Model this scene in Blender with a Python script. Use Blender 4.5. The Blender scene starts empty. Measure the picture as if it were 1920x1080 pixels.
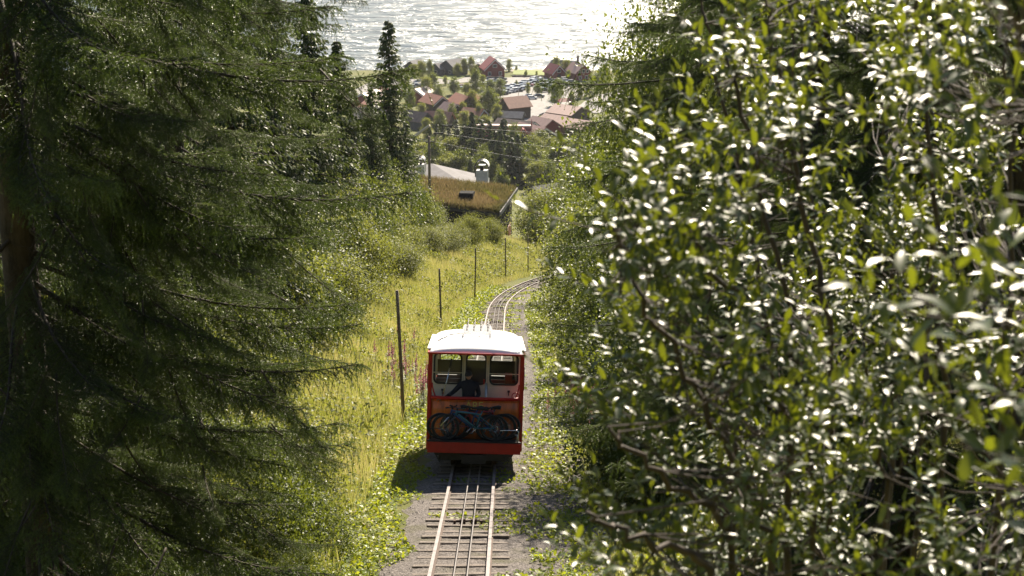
import bpy, bmesh, math, random
import numpy as np
from mathutils import Vector, Matrix, Quaternion

# ------------------------------------------------------------------ camera, sky, sun, exposure
SC = bpy.context.scene
COL = SC.collection
R = math.radians
ZC = 121.5                      # camera height over the lake
PITCH = 15.9
FPX = 3200.0                    # focal length in pixels of the 1920 wide photograph

cam_d = bpy.data.cameras.new('camera')
cam_d.lens = 60.0
cam_d.sensor_width = 36.0
cam_d.clip_start = 0.1
cam_d.clip_end = 9000
cam_d.dof.use_dof = True
cam_d.dof.focus_distance = 42.0
cam_d.dof.aperture_fstop = 6.3
cam = bpy.data.objects.new('camera', cam_d)
COL.objects.link(cam)
cam.location = (0, 0, ZC)
cam.rotation_euler = (R(90 - PITCH), 0, 0)
SC.camera = cam

SUN_EL, SUN_AZ = 35.0, 13.0     # elevation; azimuth to the right of +Y
S = Vector((math.sin(R(SUN_AZ)) * math.cos(R(SUN_EL)), math.cos(R(SUN_AZ)) * math.cos(R(SUN_EL)), math.sin(R(SUN_EL))))
world = bpy.data.worlds.new('World')
SC.world = world
world.use_nodes = True
wn = world.node_tree
sky = wn.nodes.new('ShaderNodeTexSky')
sky.sky_type = 'NISHITA'
sky.sun_disc = False
sky.sun_elevation = R(SUN_EL)
sky.sun_rotation = R(SUN_AZ)
sky.air_density = 1.0
sky.dust_density = 0.6
bg = wn.nodes['Background']
bg.inputs['Strength'].default_value = 0.05
wn.links.new(sky.outputs[0], bg.inputs['Color'])

sun_d = bpy.data.lights.new('sun', 'SUN')
sun_d.energy = 5.0
sun_d.angle = R(0.53)
sun_d.color = (1.0, 0.88, 0.71)
sun = bpy.data.objects.new('sun', sun_d)
COL.objects.link(sun)
sun.location = S * 300
sun.rotation_euler = (-S).to_track_quat('-Z', 'Y').to_euler()

SC.view_settings.view_transform = 'Standard'
SC.view_settings.look = 'None'
SC.view_settings.gamma = 1.0
SC.view_settings.exposure = 1.5
SC.view_settings.use_curve_mapping = False
cy = SC.cycles
cy.max_bounces = 6
cy.diffuse_bounces = 2
cy.glossy_bounces = 3
cy.transmission_bounces = 5
cy.transparent_max_bounces = 6
cy.volume_bounces = 0
cy.caustics_reflective = False
cy.caustics_refractive = False
cy.sample_clamp_indirect = 4.0
cy.sample_clamp_direct = 30.0
cy.use_denoising = True

HAZE = 0.000045
rng = np.random.default_rng(7)
random.seed(7)

# ------------------------------------------------------------------ helpers
CP, SP = math.cos(R(PITCH)), math.sin(R(PITCH))


def P(px, py, depth):
    """world point seen at a place of the photograph (1920x1080) at that depth"""
    u = (px - 960) / FPX * depth
    v = (540 - py) / FPX * depth
    return Vector((u, depth * CP + v * SP, ZC - depth * SP + v * CP))


def proj(p):
    """numpy points (n,3) -> px, py, depth"""
    p = np.atleast_2d(p)
    x, y, z = p[:, 0], p[:, 1], p[:, 2] - ZC
    d = y * CP - z * SP
    v = y * SP + z * CP
    return 960 + FPX * x / d, 540 - FPX * v / d, d


def link(o, parent=None):
    COL.objects.link(o)
    if parent is not None:
        o.parent = parent
    return o


def tag(o, label=None, cat=None, group=None, kind=None):
    if label:
        o['label'] = label
    if cat:
        o['category'] = cat
    if group:
        o['group'] = group
    if kind:
        o['kind'] = kind
    return o


def empty(name, loc=(0, 0, 0), rot=(0, 0, 0), label=None, cat=None, group=None):
    o = bpy.data.objects.new(name, None)
    o.empty_display_size = 0.2
    link(o)
    o.location = loc
    o.rotation_euler = rot
    return tag(o, label, cat, group)


def make_mesh(name, V, F, mats, mi=None, smooth=False, tint=None):
    """F: (n,3) or (n,4) array or list of polygons"""
    me = bpy.data.meshes.new(name)
    V = np.asarray(V, dtype=np.float32).reshape(-1, 3)
    if isinstance(F, np.ndarray):
        n, k = F.shape
        me.vertices.add(len(V))
        me.vertices.foreach_set('co', V.ravel())
        me.loops.add(n * k)
        me.loops.foreach_set('vertex_index', F.astype(np.int32).ravel())
        me.polygons.add(n)
        me.polygons.foreach_set('loop_start', np.arange(0, n * k, k, dtype=np.int32))
        try:
            me.polygons.foreach_set('loop_total', np.full(n, k, dtype=np.int32))
        except Exception:
            pass
    else:
        me.from_pydata(V.tolist(), [], F)
    for m in (mats if isinstance(mats, (list, tuple)) else [mats]):
        me.materials.append(m)
    npoly = len(me.polygons)
    if mi is not None:
        me.polygons.foreach_set('material_index', np.asarray(mi, dtype=np.int32))
    if smooth:
        me.polygons.foreach_set('use_smooth', np.ones(npoly, dtype=bool))
    if tint is not None:
        a = me.attributes.new('tint', 'FLOAT', 'FACE')
        a.data.foreach_set('value', np.asarray(tint, dtype=np.float32))
    me.update(calc_edges=True)
    return me


def add(name, me, parent=None, loc=None, rot=None, scale=None):
    o = bpy.data.objects.new(name, me)
    link(o, parent)
    if loc is not None:
        o.location = loc
    if rot is not None:
        o.rotation_euler = rot
    if scale is not None:
        o.scale = scale if hasattr(scale, '__len__') else (scale, scale, scale)
    return o


class MB:
    """collects simple solids into one mesh"""

    def __init__(s):
        s.v, s.f = [], []

    def raw(s, v, f):
        b = len(s.v)
        s.v += [tuple(p) for p in v]
        s.f += [tuple(i + b for i in q) for q in f]
        return s

    def box(s, x0, x1, y0, y1, z0, z1, M=None):
        v = [(x0, y0, z0), (x1, y0, z0), (x1, y1, z0), (x0, y1, z0), (x0, y0, z1), (x1, y0, z1), (x1, y1, z1), (x0, y1, z1)]
        if M is not None:
            v = [tuple(M @ Vector(p)) for p in v]
        return s.raw(v, [(0, 3, 2, 1), (4, 5, 6, 7), (0, 1, 5, 4), (1, 2, 6, 5), (2, 3, 7, 6), (3, 0, 4, 7)])

    def tube(s, pts, r, n=8, cap=True):
        pts = [Vector(p) for p in pts]
        rs = r if hasattr(r, '__len__') else [r] * len(pts)
        rings = []
        up = Vector((0.13, 0.31, 0.94))
        for i, p in enumerate(pts):
            d = (pts[min(i + 1, len(pts) - 1)] - pts[max(i - 1, 0)])
            d.normalize()
            a = d.cross(up)
            if a.length < 1e-3:
                a = d.cross(Vector((1, 0, 0)))
            a.normalize()
            b = d.cross(a)
            rings.append([p + (a * math.cos(2 * math.pi * k / n) + b * math.sin(2 * math.pi * k / n)) * rs[i] for k in range(n)])
        v = [q for ring in rings for q in ring]
        f = []
        for i in range(len(pts) - 1):
            for k in range(n):
                f.append((i * n + k, i * n + (k + 1) % n, (i + 1) * n + (k + 1) % n, (i + 1) * n + k))
        if cap:
            f.append(tuple(range(n))[::-1])
            f.append(tuple((len(pts) - 1) * n + k for k in range(n)))
        return s.raw(v, f)

    def ring(s, c, rad, r, n=28, m=8, axis='Y', a0=0, a1=2 * math.pi):
        full = abs(a1 - a0 - 2 * math.pi) < 1e-6
        pts = []
        for i in range(n + (0 if full else 1)):
            a = a0 + (a1 - a0) * i / n
            for k in range(m):
                b = 2 * math.pi * k / m
                q = rad + r * math.cos(b)
                if axis == 'Y':
                    pts.append((c[0] + q * math.cos(a), c[1] + r * math.sin(b), c[2] + q * math.sin(a)))
                elif axis == 'X':
                    pts.append((c[0] + r * math.sin(b), c[1] + q * math.cos(a), c[2] + q * math.sin(a)))
                else:
                    pts.append((c[0] + q * math.cos(a), c[1] + q * math.sin(a), c[2] + r * math.sin(b)))
        f = []
        nn = n if full else n
        tot = n if full else n + 1
        for i in range(nn):
            for k in range(m):
                j = (i + 1) % tot
                f.append((i * m + k, j * m + k, j * m + (k + 1) % m, i * m + (k + 1) % m))
        return s.raw(pts, f)

    def build(s, name, mat, parent=None, smooth=False, bevel=0, loc=None, rot=None):
        me = make_mesh(name, s.v, s.f, mat, smooth=smooth)
        o = add(name, me, parent, loc, rot)
        if bevel:
            b = o.modifiers.new('bevel', 'BEVEL')
            b.width = bevel
            b.segments = 2
            b.limit_method = 'ANGLE'
        return o


ONES = 'first second third fourth fifth sixth seventh eighth ninth tenth eleventh twelfth thirteenth fourteenth fifteenth sixteenth seventeenth eighteenth nineteenth'.split()
TENS = {20: 'twenty', 30: 'thirty', 40: 'forty', 50: 'fifty', 60: 'sixty', 70: 'seventy', 80: 'eighty', 90: 'ninety'}


def ordinal(n):
    if n < 20:
        return ONES[n - 1]
    t_, r_ = n // 10 * 10, n % 10
    return TENS[t_][:-1] + 'ieth' if r_ == 0 else TENS[t_] + '-' + ONES[r_ - 1]


def rank(objs, text):
    """label a row of alike things by their order from the left of the photograph"""
    pos = [(float(proj(np.array([o.location]))[0][0]), i) for i, o in enumerate(objs)]
    for k, (_, i) in enumerate(sorted(pos)):
        objs[i]['label'] = text.replace('#', ordinal(k + 1))


# ------------------------------------------------------------------ materials
MAT = {}


def nodes_of(name):
    m = bpy.data.materials.new(name)
    m.use_nodes = True
    MAT[name] = m
    nt = m.node_tree
    return m, nt, nt.nodes['Principled BSDF']


def paint(name, col, rough=0.5, var=0.15, scale=3.0, bump=0.0, bscale=20, metallic=0.0, spec=0.5, col2=None, coat=0.0, stretch=None):
    m, nt, b = nodes_of(name)
    b.inputs['Roughness'].default_value = rough
    b.inputs['Metallic'].default_value = metallic
    b.inputs['Specular IOR Level'].default_value = spec
    if coat:
        b.inputs['Coat Weight'].default_value = coat
        b.inputs['Coat Roughness'].default_value = 0.12
    tc = nt.nodes.new('ShaderNodeTexCoord')
    src = tc.outputs['Object']
    if stretch:
        mp = nt.nodes.new('ShaderNodeMapping')
        mp.inputs['Scale'].default_value = stretch
        nt.links.new(src, mp.inputs[0])
        src = mp.outputs[0]
    nz = nt.nodes.new('ShaderNodeTexNoise')
    nz.inputs['Scale'].default_value = scale
    nz.inputs['Detail'].default_value = 6
    nz.inputs['Roughness'].default_value = 0.65
    nt.links.new(src, nz.inputs['Vector'])
    mr = nt.nodes.new('ShaderNodeMapRange')
    mr.inputs['From Min'].default_value = 0.32
    mr.inputs['From Max'].default_value = 0.68
    nt.links.new(nz.outputs['Fac'], mr.inputs['Value'])
    mx = nt.nodes.new('ShaderNodeMix')
    mx.data_type = 'RGBA'
    c2 = col2 if col2 else tuple(max(0, c * (1 - 2 * var)) for c in col)
    c1 = col if col2 else tuple(min(1, c * (1 + var)) for c in col)
    mx.inputs['A'].default_value = (*c1, 1)
    mx.inputs['B'].default_value = (*c2, 1)
    nt.links.new(mr.outputs[0], mx.inputs['Factor'])
    nt.links.new(mx.outputs['Result'], b.inputs['Base Color'])
    if bump:
        n2 = nt.nodes.new('ShaderNodeTexNoise')
        n2.inputs['Scale'].default_value = bscale
        n2.inputs['Detail'].default_value = 5
        nt.links.new(src, n2.inputs['Vector'])
        bp = nt.nodes.new('ShaderNodeBump')
        bp.inputs['Strength'].default_value = bump
        bp.inputs['Distance'].default_value = 0.02
        nt.links.new(n2.outputs['Fac'], bp.inputs['Height'])
        nt.links.new(bp.outputs[0], b.inputs['Normal'])
    return m


def leafy(name, stops, trans=(0.25, 0.32, 0.03), tw=0.4, rough=0.4, spec=0.5, objrand=False):
    """leaf: glossy front mixed with translucency; colours picked by the tint attribute"""
    m, nt, b = nodes_of(name)
    b.inputs['Roughness'].default_value = rough
    b.inputs['Specular IOR Level'].default_value = spec
    at = nt.nodes.new('ShaderNodeAttribute')
    at.attribute_name = 'tint'
    src = at.outputs['Fac']
    if objrand:
        oi = nt.nodes.new('ShaderNodeObjectInfo')
        ad = nt.nodes.new('ShaderNodeMath')
        ad.operation = 'MULTIPLY_ADD'
        ad.inputs[1].default_value = 0.35
        nt.links.new(oi.outputs['Random'], ad.inputs[0])
        mu = nt.nodes.new('ShaderNodeMath')
        mu.operation = 'MULTIPLY'
        mu.inputs[1].default_value = 0.65
        nt.links.new(src, mu.inputs[0])
        nt.links.new(mu.outputs[0], ad.inputs[2])
        src = ad.outputs[0]
    cr = nt.nodes.new('ShaderNodeValToRGB')
    els = cr.color_ramp.elements
    while len(els) < len(stops):
        els.new(0.5)
    for e, (p, c) in zip(els, stops):
        e.position = p
        e.color = (*c, 1)
    nt.links.new(src, cr.inputs[0])
    nt.links.new(cr.outputs[0], b.inputs['Base Color'])
    tr = nt.nodes.new('ShaderNodeBsdfTranslucent')
    mx = nt.nodes.new('ShaderNodeMix')
    mx.data_type = 'RGBA'
    mx.blend_type = 'MIX'
    mx.inputs['Factor'].default_value = 0.55
    mx.inputs['B'].default_value = (*trans, 1)
    nt.links.new(cr.outputs[0], mx.inputs['A'])
    nt.links.new(mx.outputs['Result'], tr.inputs['Color'])
    ms = nt.nodes.new('ShaderNodeMixShader')
    ms.inputs[0].default_value = tw
    nt.links.new(b.outputs[0], ms.inputs[1])
    nt.links.new(tr.outputs[0], ms.inputs[2])
    nt.links.new(ms.outputs[0], nt.nodes['Material Output'].inputs['Surface'])
    return m


needle_m = leafy('spruce_needles', [(0.0, (0.01, 0.019, 0.007)), (0.55, (0.026, 0.046, 0.012)), (0.93, (0.13, 0.19, 0.03)), (1.0, (0.13, 0.085, 0.04))], (0.16, 0.23, 0.02), 0.32, 0.4, 0.5, True)  # pale tip colour: new growth, brightened further as painted sunlit highlights
far_needle_m = leafy('far_spruce_needles', [(0.0, (0.018, 0.034, 0.013)), (0.6, (0.045, 0.072, 0.02)), (1.0, (0.1, 0.12, 0.03))], (0.13, 0.16, 0.025), 0.32, 0.55, 0.3, True)
willow_m = leafy('willow_leaf', [(0.0, (0.025, 0.045, 0.012)), (0.6, (0.05, 0.08, 0.014)), (1.0, (0.14, 0.15, 0.02))], (0.31, 0.34, 0.008), 0.34, 0.4, 0.55, True)
birch_m = leafy('birch_leaf', [(0.0, (0.03, 0.055, 0.014)), (0.6, (0.06, 0.095, 0.02)), (1.0, (0.13, 0.15, 0.03))], (0.28, 0.32, 0.02), 0.4, 0.5, 0.35, True)
sallow_m = leafy('sallow_leaf', [(0.0, (0.055, 0.08, 0.025)), (0.6, (0.11, 0.14, 0.04)), (1.0, (0.19, 0.2, 0.06))], (0.38, 0.39, 0.04), 0.46, 0.55, 0.3, True)
weed_m = leafy('weed_leaf', [(0.0, (0.07, 0.12, 0.015)), (0.5, (0.16, 0.23, 0.02)), (0.9, (0.28, 0.3, 0.03)), (1.0, (0.34, 0.26, 0.05))], (0.48, 0.5, 0.02), 0.48, 0.5, 0.35)
grass_m = leafy('meadow_grass', [(0.0, (0.07, 0.1, 0.03)), (0.4, (0.16, 0.18, 0.06)), (0.72, (0.33, 0.3, 0.16)), (0.9, (0.45, 0.37, 0.24)), (1.0, (0.38, 0.2, 0.17))], (0.52, 0.49, 0.11), 0.45, 0.55, 0.3)
turf_m = leafy('dry_turf_grass', [(0.0, (0.07, 0.1, 0.025)), (0.4, (0.14, 0.14, 0.045)), (0.75, (0.22, 0.15, 0.07)), (1.0, (0.32, 0.24, 0.13))], (0.26, 0.2, 0.08), 0.35, 0.6, 0.2)
fire_m = leafy('fireweed_flower', [(0.0, (0.26, 0.09, 0.11)), (1.0, (0.42, 0.2, 0.21))], (0.42, 0.18, 0.2), 0.4, 0.6, 0.2)

bark_m = paint('spruce_bark', (0.07, 0.05, 0.038), 0.9, 0.35, 9, 0.9, 35, stretch=(1, 1, 0.35))
twig_m = paint('twig_bark', (0.05, 0.036, 0.026), 0.85, 0.3, 12)
birch_bark = paint('birch_bark', (0.35, 0.33, 0.3), 0.8, 0.3, 6, 0.4, 20, col2=(0.08, 0.07, 0.06))
willow_bark = paint('willow_bark', (0.06, 0.042, 0.03), 0.8, 0.3, 14)
white_roof = paint('white_enamel', (0.82, 0.81, 0.8), 0.38, 0.03, 2.2, 0.05, 6)
red_paint = paint('red_enamel', (0.5, 0.018, 0.008), 0.35, 0.12, 3, 0.04, 40, spec=.35)
orange_paint = paint('vermilion_enamel', (0.75, 0.17, 0.02), 0.35, 0.24, 2.5, 0.05, 30, coat=0.2, stretch=(3, 1, .7))
cream_paint = paint('cream_enamel', (0.84, 0.75, 0.58), 0.4, 0.06, 3)
black_rubber = paint('black_rubber', (0.012, 0.012, 0.012), 0.6, 0.2, 8)
black_steel = paint('black_steel', (0.018, 0.018, 0.02), 0.45, 0.3, 10, 0.1, 50)
grey_steel = paint('grey_steel', (0.4, 0.4, 0.41), 0.35, 0.15, 9, metallic=0.8)
chrome = paint('bright_steel', (0.7, 0.7, 0.72), 0.2, 0.05, 9, metallic=1.0)
gold_paint = paint('gold_paint', (0.85, 0.6, 0.1), 0.4, 0.1, 9)
rail_side = paint('rusty_rail', (0.075, 0.042, 0.028), 0.85, 0.3, 12, 0.3, 60)
rail_top = paint('worn_rail_top', (0.2, 0.175, 0.17), 0.6, 0.2, 6, metallic=0.2, spec=.3)
cable_m = paint('steel_cable', (0.13, 0.115, 0.11), 0.6, 0.2, 20, metallic=0.2)
sleeper_m = paint('weathered_sleeper', (0.27, 0.22, 0.185), 0.85, 0.3, 4, 0.8, 30, stretch=(1, 8, 4), col2=(0.06, 0.048, 0.04))
pole_m = paint('weathered_pole', (0.2, 0.155, 0.115), 0.85, 0.3, 5, 0.5, 25, stretch=(6, 6, .6))
stone_m = paint('gravel_stone', (0.17, 0.15, 0.14), 0.85, 0.4, 1.2, 0.4, 30)
dark_wood = paint('tarred_wood', (0.014, 0.014, 0.015), 0.9, 0.3, 5, 0.3, 20, spec=.1)
rust_wood = paint('stained_wood', (0.3, 0.1, 0.035), 0.6, 0.25, 4, 0.2, 20)
skin_m = paint('skin', (0.45, 0.25, 0.17), 0.5, 0.06, 8)
cloth_m = paint('navy_cloth', (0.008, 0.01, 0.018), 0.85, 0.2, 12, 0.2, 60)
hair_m = paint('dark_hair', (0.012, 0.01, 0.009), 0.6, 0.2, 30)

# glass
glass_m, nt, b = nodes_of('window_glass')
tr = nt.nodes.new('ShaderNodeBsdfTransparent')
tr.inputs[0].default_value = (0.75, 0.8, 0.78, 1)
gl = nt.nodes.new('ShaderNodeBsdfGlossy')
gl.inputs['Roughness'].default_value = 0.03
fr = nt.nodes.new('ShaderNodeFresnel')
fr.inputs[0].default_value = 1.5
mx = nt.nodes.new('ShaderNodeMixShader')
nt.links.new(fr.outputs[0], mx.inputs[0])
nt.links.new(tr.outputs[0], mx.inputs[1])
nt.links.new(gl.outputs[0], mx.inputs[2])
nt.links.new(mx.outputs[0], nt.nodes['Material Output'].inputs['Surface'])


def ground_material():
    m, nt, b = nodes_of('hillside_ground')
    b.inputs['Roughness'].default_value = 0.95
    b.inputs['Specular IOR Level'].default_value = 0.15
    tc = nt.nodes.new('ShaderNodeTexCoord')

    def noise(scale, det=6):
        n = nt.nodes.new('ShaderNodeTexNoise')
        n.inputs['Scale'].default_value = scale
        n.inputs['Detail'].default_value = det
        n.inputs['Roughness'].default_value = 0.65
        nt.links.new(tc.outputs['Object'], n.inputs['Vector'])
        return n
    a, c, d = noise(0.08), noise(0.9), noise(9)
    r1 = nt.nodes.new('ShaderNodeValToRGB')
    for e, (p, col) in zip(r1.color_ramp.elements, [(0.35, (0.035, 0.05, 0.014)), (0.65, (0.12, 0.12, 0.03))]):
        e.position = p
        e.color = (*col, 1)
    nt.links.new(c.outputs['Fac'], r1.inputs[0])
    r2 = nt.nodes.new('ShaderNodeValToRGB')
    for e, (p, col) in zip(r2.color_ramp.elements, [(0.4, (0.07, 0.09, 0.02)), (0.62, (0.2, 0.18, 0.06))]):
        e.position = p
        e.color = (*col, 1)
    nt.links.new(a.outputs['Fac'], r2.inputs[0])
    mx = nt.nodes.new('ShaderNodeMix')
    mx.data_type = 'RGBA'
    mx.inputs['Factor'].default_value = 0.5
    nt.links.new(r1.outputs[0], mx.inputs['A'])
    nt.links.new(r2.outputs[0], mx.inputs['B'])
    nt.links.new(mx.outputs['Result'], b.inputs['Base Color'])
    bp = nt.nodes.new('ShaderNodeBump')
    bp.inputs['Strength'].default_value = 0.8
    bp.inputs['Distance'].default_value = 0.08
    nt.links.new(d.outputs['Fac'], bp.inputs['Height'])
    nt.links.new(bp.outputs[0], b.inputs['Normal'])
    return m


def gravel_material(name, cols, scale=26.0, moss=None):
    m, nt, b = nodes_of(name)
    b.inputs['Roughness'].default_value = 0.9
    b.inputs['Specular IOR Level'].default_value = 0.3
    tc = nt.nodes.new('ShaderNodeTexCoord')
    vo = nt.nodes.new('ShaderNodeTexVoronoi')
    vo.inputs['Scale'].default_value = scale
    nt.links.new(tc.outputs['Object'], vo.inputs['Vector'])
    cr = nt.nodes.new('ShaderNodeValToRGB')
    els = cr.color_ramp.elements
    els.new(0.5)
    for e, (p, c) in zip(els, [(0.1, cols[0]), (0.5, cols[1]), (0.95, cols[2])]):
        e.position = p
        e.color = (*c, 1)
    nt.links.new(vo.outputs['Color'], cr.inputs[0])
    nz = nt.nodes.new('ShaderNodeTexNoise')
    nz.inputs['Scale'].default_value = 0.9
    nz.inputs['Detail'].default_value = 7
    nt.links.new(tc.outputs['Object'], nz.inputs['Vector'])
    mr = nt.nodes.new('ShaderNodeMapRange')
    mr.inputs['From Min'].default_value = 0.5
    mr.inputs['From Max'].default_value = 0.7
    nt.links.new(nz.outputs['Fac'], mr.inputs['Value'])
    mx = nt.nodes.new('ShaderNodeMix')
    mx.data_type = 'RGBA'
    mx.inputs['B'].default_value = (*(moss or cols[0]), 1)
    nt.links.new(mr.outputs[0], mx.inputs['Factor'])
    nt.links.new(cr.outputs[0], mx.inputs['A'])
    nt.links.new(mx.outputs['Result'], b.inputs['Base Color'])
    bp = nt.nodes.new('ShaderNodeBump')
    bp.inputs['Strength'].default_value = 1.0
    bp.inputs['Distance'].default_value = 0.03
    bp.invert = True
    nt.links.new(vo.outputs['Distance'], bp.inputs['Height'])
    nt.links.new(bp.outputs[0], b.inputs['Normal'])
    return m


def water_material():
    m, nt, b = nodes_of('lake_water')
    b.inputs['Base Color'].default_value = (0.03, 0.05, 0.06, 1)
    b.inputs['Roughness'].default_value = 0.3
    b.inputs['Specular IOR Level'].default_value = 0.4
    b.inputs['IOR'].default_value = 1.333
    tc = nt.nodes.new('ShaderNodeTexCoord')
    mp = nt.nodes.new('ShaderNodeMapping')
    mp.inputs['Rotation'].default_value = (0, 0, R(-22))
    mp.inputs['Scale'].default_value = (0.42, 1.0, 1.0)
    nt.links.new(tc.outputs['Object'], mp.inputs[0])
    n1 = nt.nodes.new('ShaderNodeTexNoise')
    n1.inputs['Scale'].default_value = 0.09
    n1.inputs['Detail'].default_value = 5
    n1.inputs['Roughness'].default_value = 0.55
    n1.inputs['Distortion'].default_value = 0.6
    nt.links.new(mp.outputs[0], n1.inputs['Vector'])
    bp = nt.nodes.new('ShaderNodeBump')
    bp.inputs['Strength'].default_value = 1.0
    bp.inputs['Distance'].default_value = 8.0
    n2 = nt.nodes.new('ShaderNodeTexNoise')
    n2.inputs['Scale'].default_value = 0.012
    n2.inputs['Detail'].default_value = 3
    nt.links.new(mp.outputs[0], n2.inputs['Vector'])
    m2 = nt.nodes.new('ShaderNodeMapRange')
    m2.inputs['From Min'].default_value = 0.35
    m2.inputs['From Max'].default_value = 0.65
    m2.inputs['To Min'].default_value = 0.7
    m2.inputs['To Max'].default_value = 1.0
    nt.links.new(n2.outputs['Fac'], m2.inputs['Value'])
    nt.links.new(m2.outputs[0], bp.inputs['Strength'])
    nt.links.new(n1.outputs['Fac'], bp.inputs['Height'])
    nt.links.new(bp.outputs[0], b.inputs['Normal'])
    return m


ground_m = ground_material()
ballast_m = gravel_material('ballast_gravel', [(0.05, 0.042, 0.037), (0.11, 0.096, 0.088), (0.21, 0.185, 0.17)], 26, (0.075, 0.07, 0.035))
lot_m = gravel_material('pale_tarmac', [(0.2, 0.19, 0.18), (0.24, 0.23, 0.215), (0.28, 0.265, 0.25)], 0.6, (0.2, 0.185, 0.17))
road_m = gravel_material('grey_tarmac', [(0.2, 0.195, 0.19), (0.23, 0.22, 0.21), (0.26, 0.25, 0.24)], 0.6, (0.18, 0.17, 0.16))
lawn_m = gravel_material('short_lawn', [(0.12, 0.17, 0.03), (0.16, 0.2, 0.035), (0.2, 0.22, 0.05)], 0.5, (0.15, 0.15, 0.05))
beach_m = gravel_material('beach_gravel', [(0.2, 0.17, 0.14), (0.25, 0.21, 0.17), (0.3, 0.26, 0.21)], 0.5, (0.2, 0.18, 0.12))
water_m = water_material()

# ------------------------------------------------------------------ terrain
TS = math.tan(R(13.0))
KY = np.array([-60, 250, 330, 420, 500, 600, 700, 780, 802, 840, 900])
KZ = np.array([ZC - 6.57 + 60 * TS, ZC - 6.57 - 250 * TS, ZC - 82, ZC - 98, ZC - 107, ZC - 113, ZC - 118, ZC - 120.4, 0.1, -4, -9])


def rail_z(y):
    return np.interp(y, KY, KZ)


def track_x(y):
    y = np.asarray(y, dtype=float)
    return -0.92 + np.where(y > 95, 0.0019 * (y - 95) ** 2, 0) - np.where(y > 165, 0.0019 * (y - 165) ** 2, 0)


def H(x, y):
    x = np.asarray(x, dtype=float)
    y = np.asarray(y, dtype=float)
    dx = x - track_x(np.minimum(y, 220))
    z = rail_z(y) - 0.17
    near = np.clip(1 - (y - 170) / 90, 0, 1)
    l = np.maximum(0, -dx - 2.8)
    r = np.maximum(0, dx - 3.4)
    z = z + 6.0 * (1 - np.exp(-l * 0.075)) * near + 5.0 * (1 - np.exp(-r * 0.09)) * near
    k = np.clip((np.abs(dx) - 1.4) / 1.6, 0, 1)
    z = z + k * (0.10 * np.sin(x * 1.7 + y * 0.6) + 0.08 * np.sin(y * 1.3 - x * 0.9 + 1) + 0.05 * np.sin(3.1 * x + 2.3 * y)) * np.clip(1.2 - y / 300, 0.1, 1)
    bank = ZC - 1.9 - 0.56 * y
    z = np.where(y < 24, np.maximum(z, bank), z)
    return z


def hit(px, py, extra=0.0):
    d = P(px, py, 1.0) - Vector((0, 0, ZC))
    t = 20.0
    while t < 1200:
        p = d * t
        if ZC + p.z < float(H(p.x, p.y)) + extra:
            break
        t += 0.5 if t < 200 else 1.5
    return Vector((p.x, p.y, float(H(p.x, p.y))))


xs = np.unique(np.concatenate([np.arange(-20, 20.01, 0.5), np.arange(-70, 70.1, 2.5), np.arange(-600, 601, 25)]))
ys = np.unique(np.concatenate([np.arange(-40, 170, 0.75), np.arange(170, 330, 4), np.arange(330, 900, 10)]))
X, Y = np.meshgrid(xs, ys)
Z = H(X, Y)
nx, ny = len(xs), len(ys)
idx = np.arange(nx * ny).reshape(ny, nx)
F = np.stack([idx[:-1, :-1], idx[:-1, 1:], idx[1:, 1:], idx[1:, :-1]], -1).reshape(-1, 4)
g = add('ground', make_mesh('ground', np.stack([X, Y, Z], -1), F, ground_m, smooth=True))
tag(g, 'grassy hillside falling to the lake plain', kind='structure')

# lake
lk = make_mesh('lake', [(-2500, 790, 0), (2500, 790, 0), (2500, 3600, 0), (-2500, 3600, 0)], np.array([[0, 1, 2, 3]]), water_m)
tag(add('lake', lk), 'sun-glittering wind-rippled lake', kind='structure')


def strip(name, pts, width, mat, off, label, n=None, uneven=0.0):
    """a sheet draped on the ground along a line of (x,y)"""
    pts = np.array(pts, dtype=float)
    V, Fq = [], []
    for i, p in enumerate(pts):
        a = pts[max(i - 1, 0)]
        c = pts[min(i + 1, len(pts) - 1)]
        t = (c - a) / np.linalg.norm(c - a)
        nrm = np.array([-t[1], t[0]])
        w = width[i] if hasattr(width, '__len__') else width
        for k in range(5):
            q = p + nrm * (k / 4 - 0.5) * (w + (random.uniform(-uneven, uneven) if k in (0, 4) else 0))
            V.append((q[0], q[1], float(H(q[0], q[1])) + off))
    for i in range(len(pts) - 1):
        for k in range(4):
            Fq.append([i * 5 + k, i * 5 + k + 1, i * 5 + 6 + k, i * 5 + 5 + k])
    o = add(name, make_mesh(name, V, np.array(Fq), mat, smooth=True))
    return tag(o, label, kind='structure')


def patch(name, pix, mat, off, label):
    """a draped sheet whose corners are given by places on the ground"""
    c = [hit(*p) for p in pix]
    cx = sum((p.x for p in c)) / len(c)
    cyy = sum((p.y for p in c)) / len(c)
    ring = []
    n = len(c)
    for i in range(n):
        a, b2 = c[i], c[(i + 1) % n]
        for k in range(6):
            t = k / 6
            q = a.lerp(b2, t)
            ring.append((q.x + random.uniform(-.7, .7), q.y + random.uniform(-1, 1)))
    V, Fq = [], []
    m = len(ring)
    LV = 6
    for j in range(LV + 1):
        s = j / LV
        for (x, y) in ring:
            xx, yy = cx + (x - cx) * s, cyy + (y - cyy) * s
            V.append((xx, yy, float(H(xx, yy)) + off))
    for j in range(LV):
        for i in range(m):
            Fq.append([j * m + i, j * m + (i + 1) % m, (j + 1) * m + (i + 1) % m, (j + 1) * m + i])
    o = add(name, make_mesh(name, V, np.array(Fq[0:]), mat, smooth=True))
    return tag(o, label, kind='structure')


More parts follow.
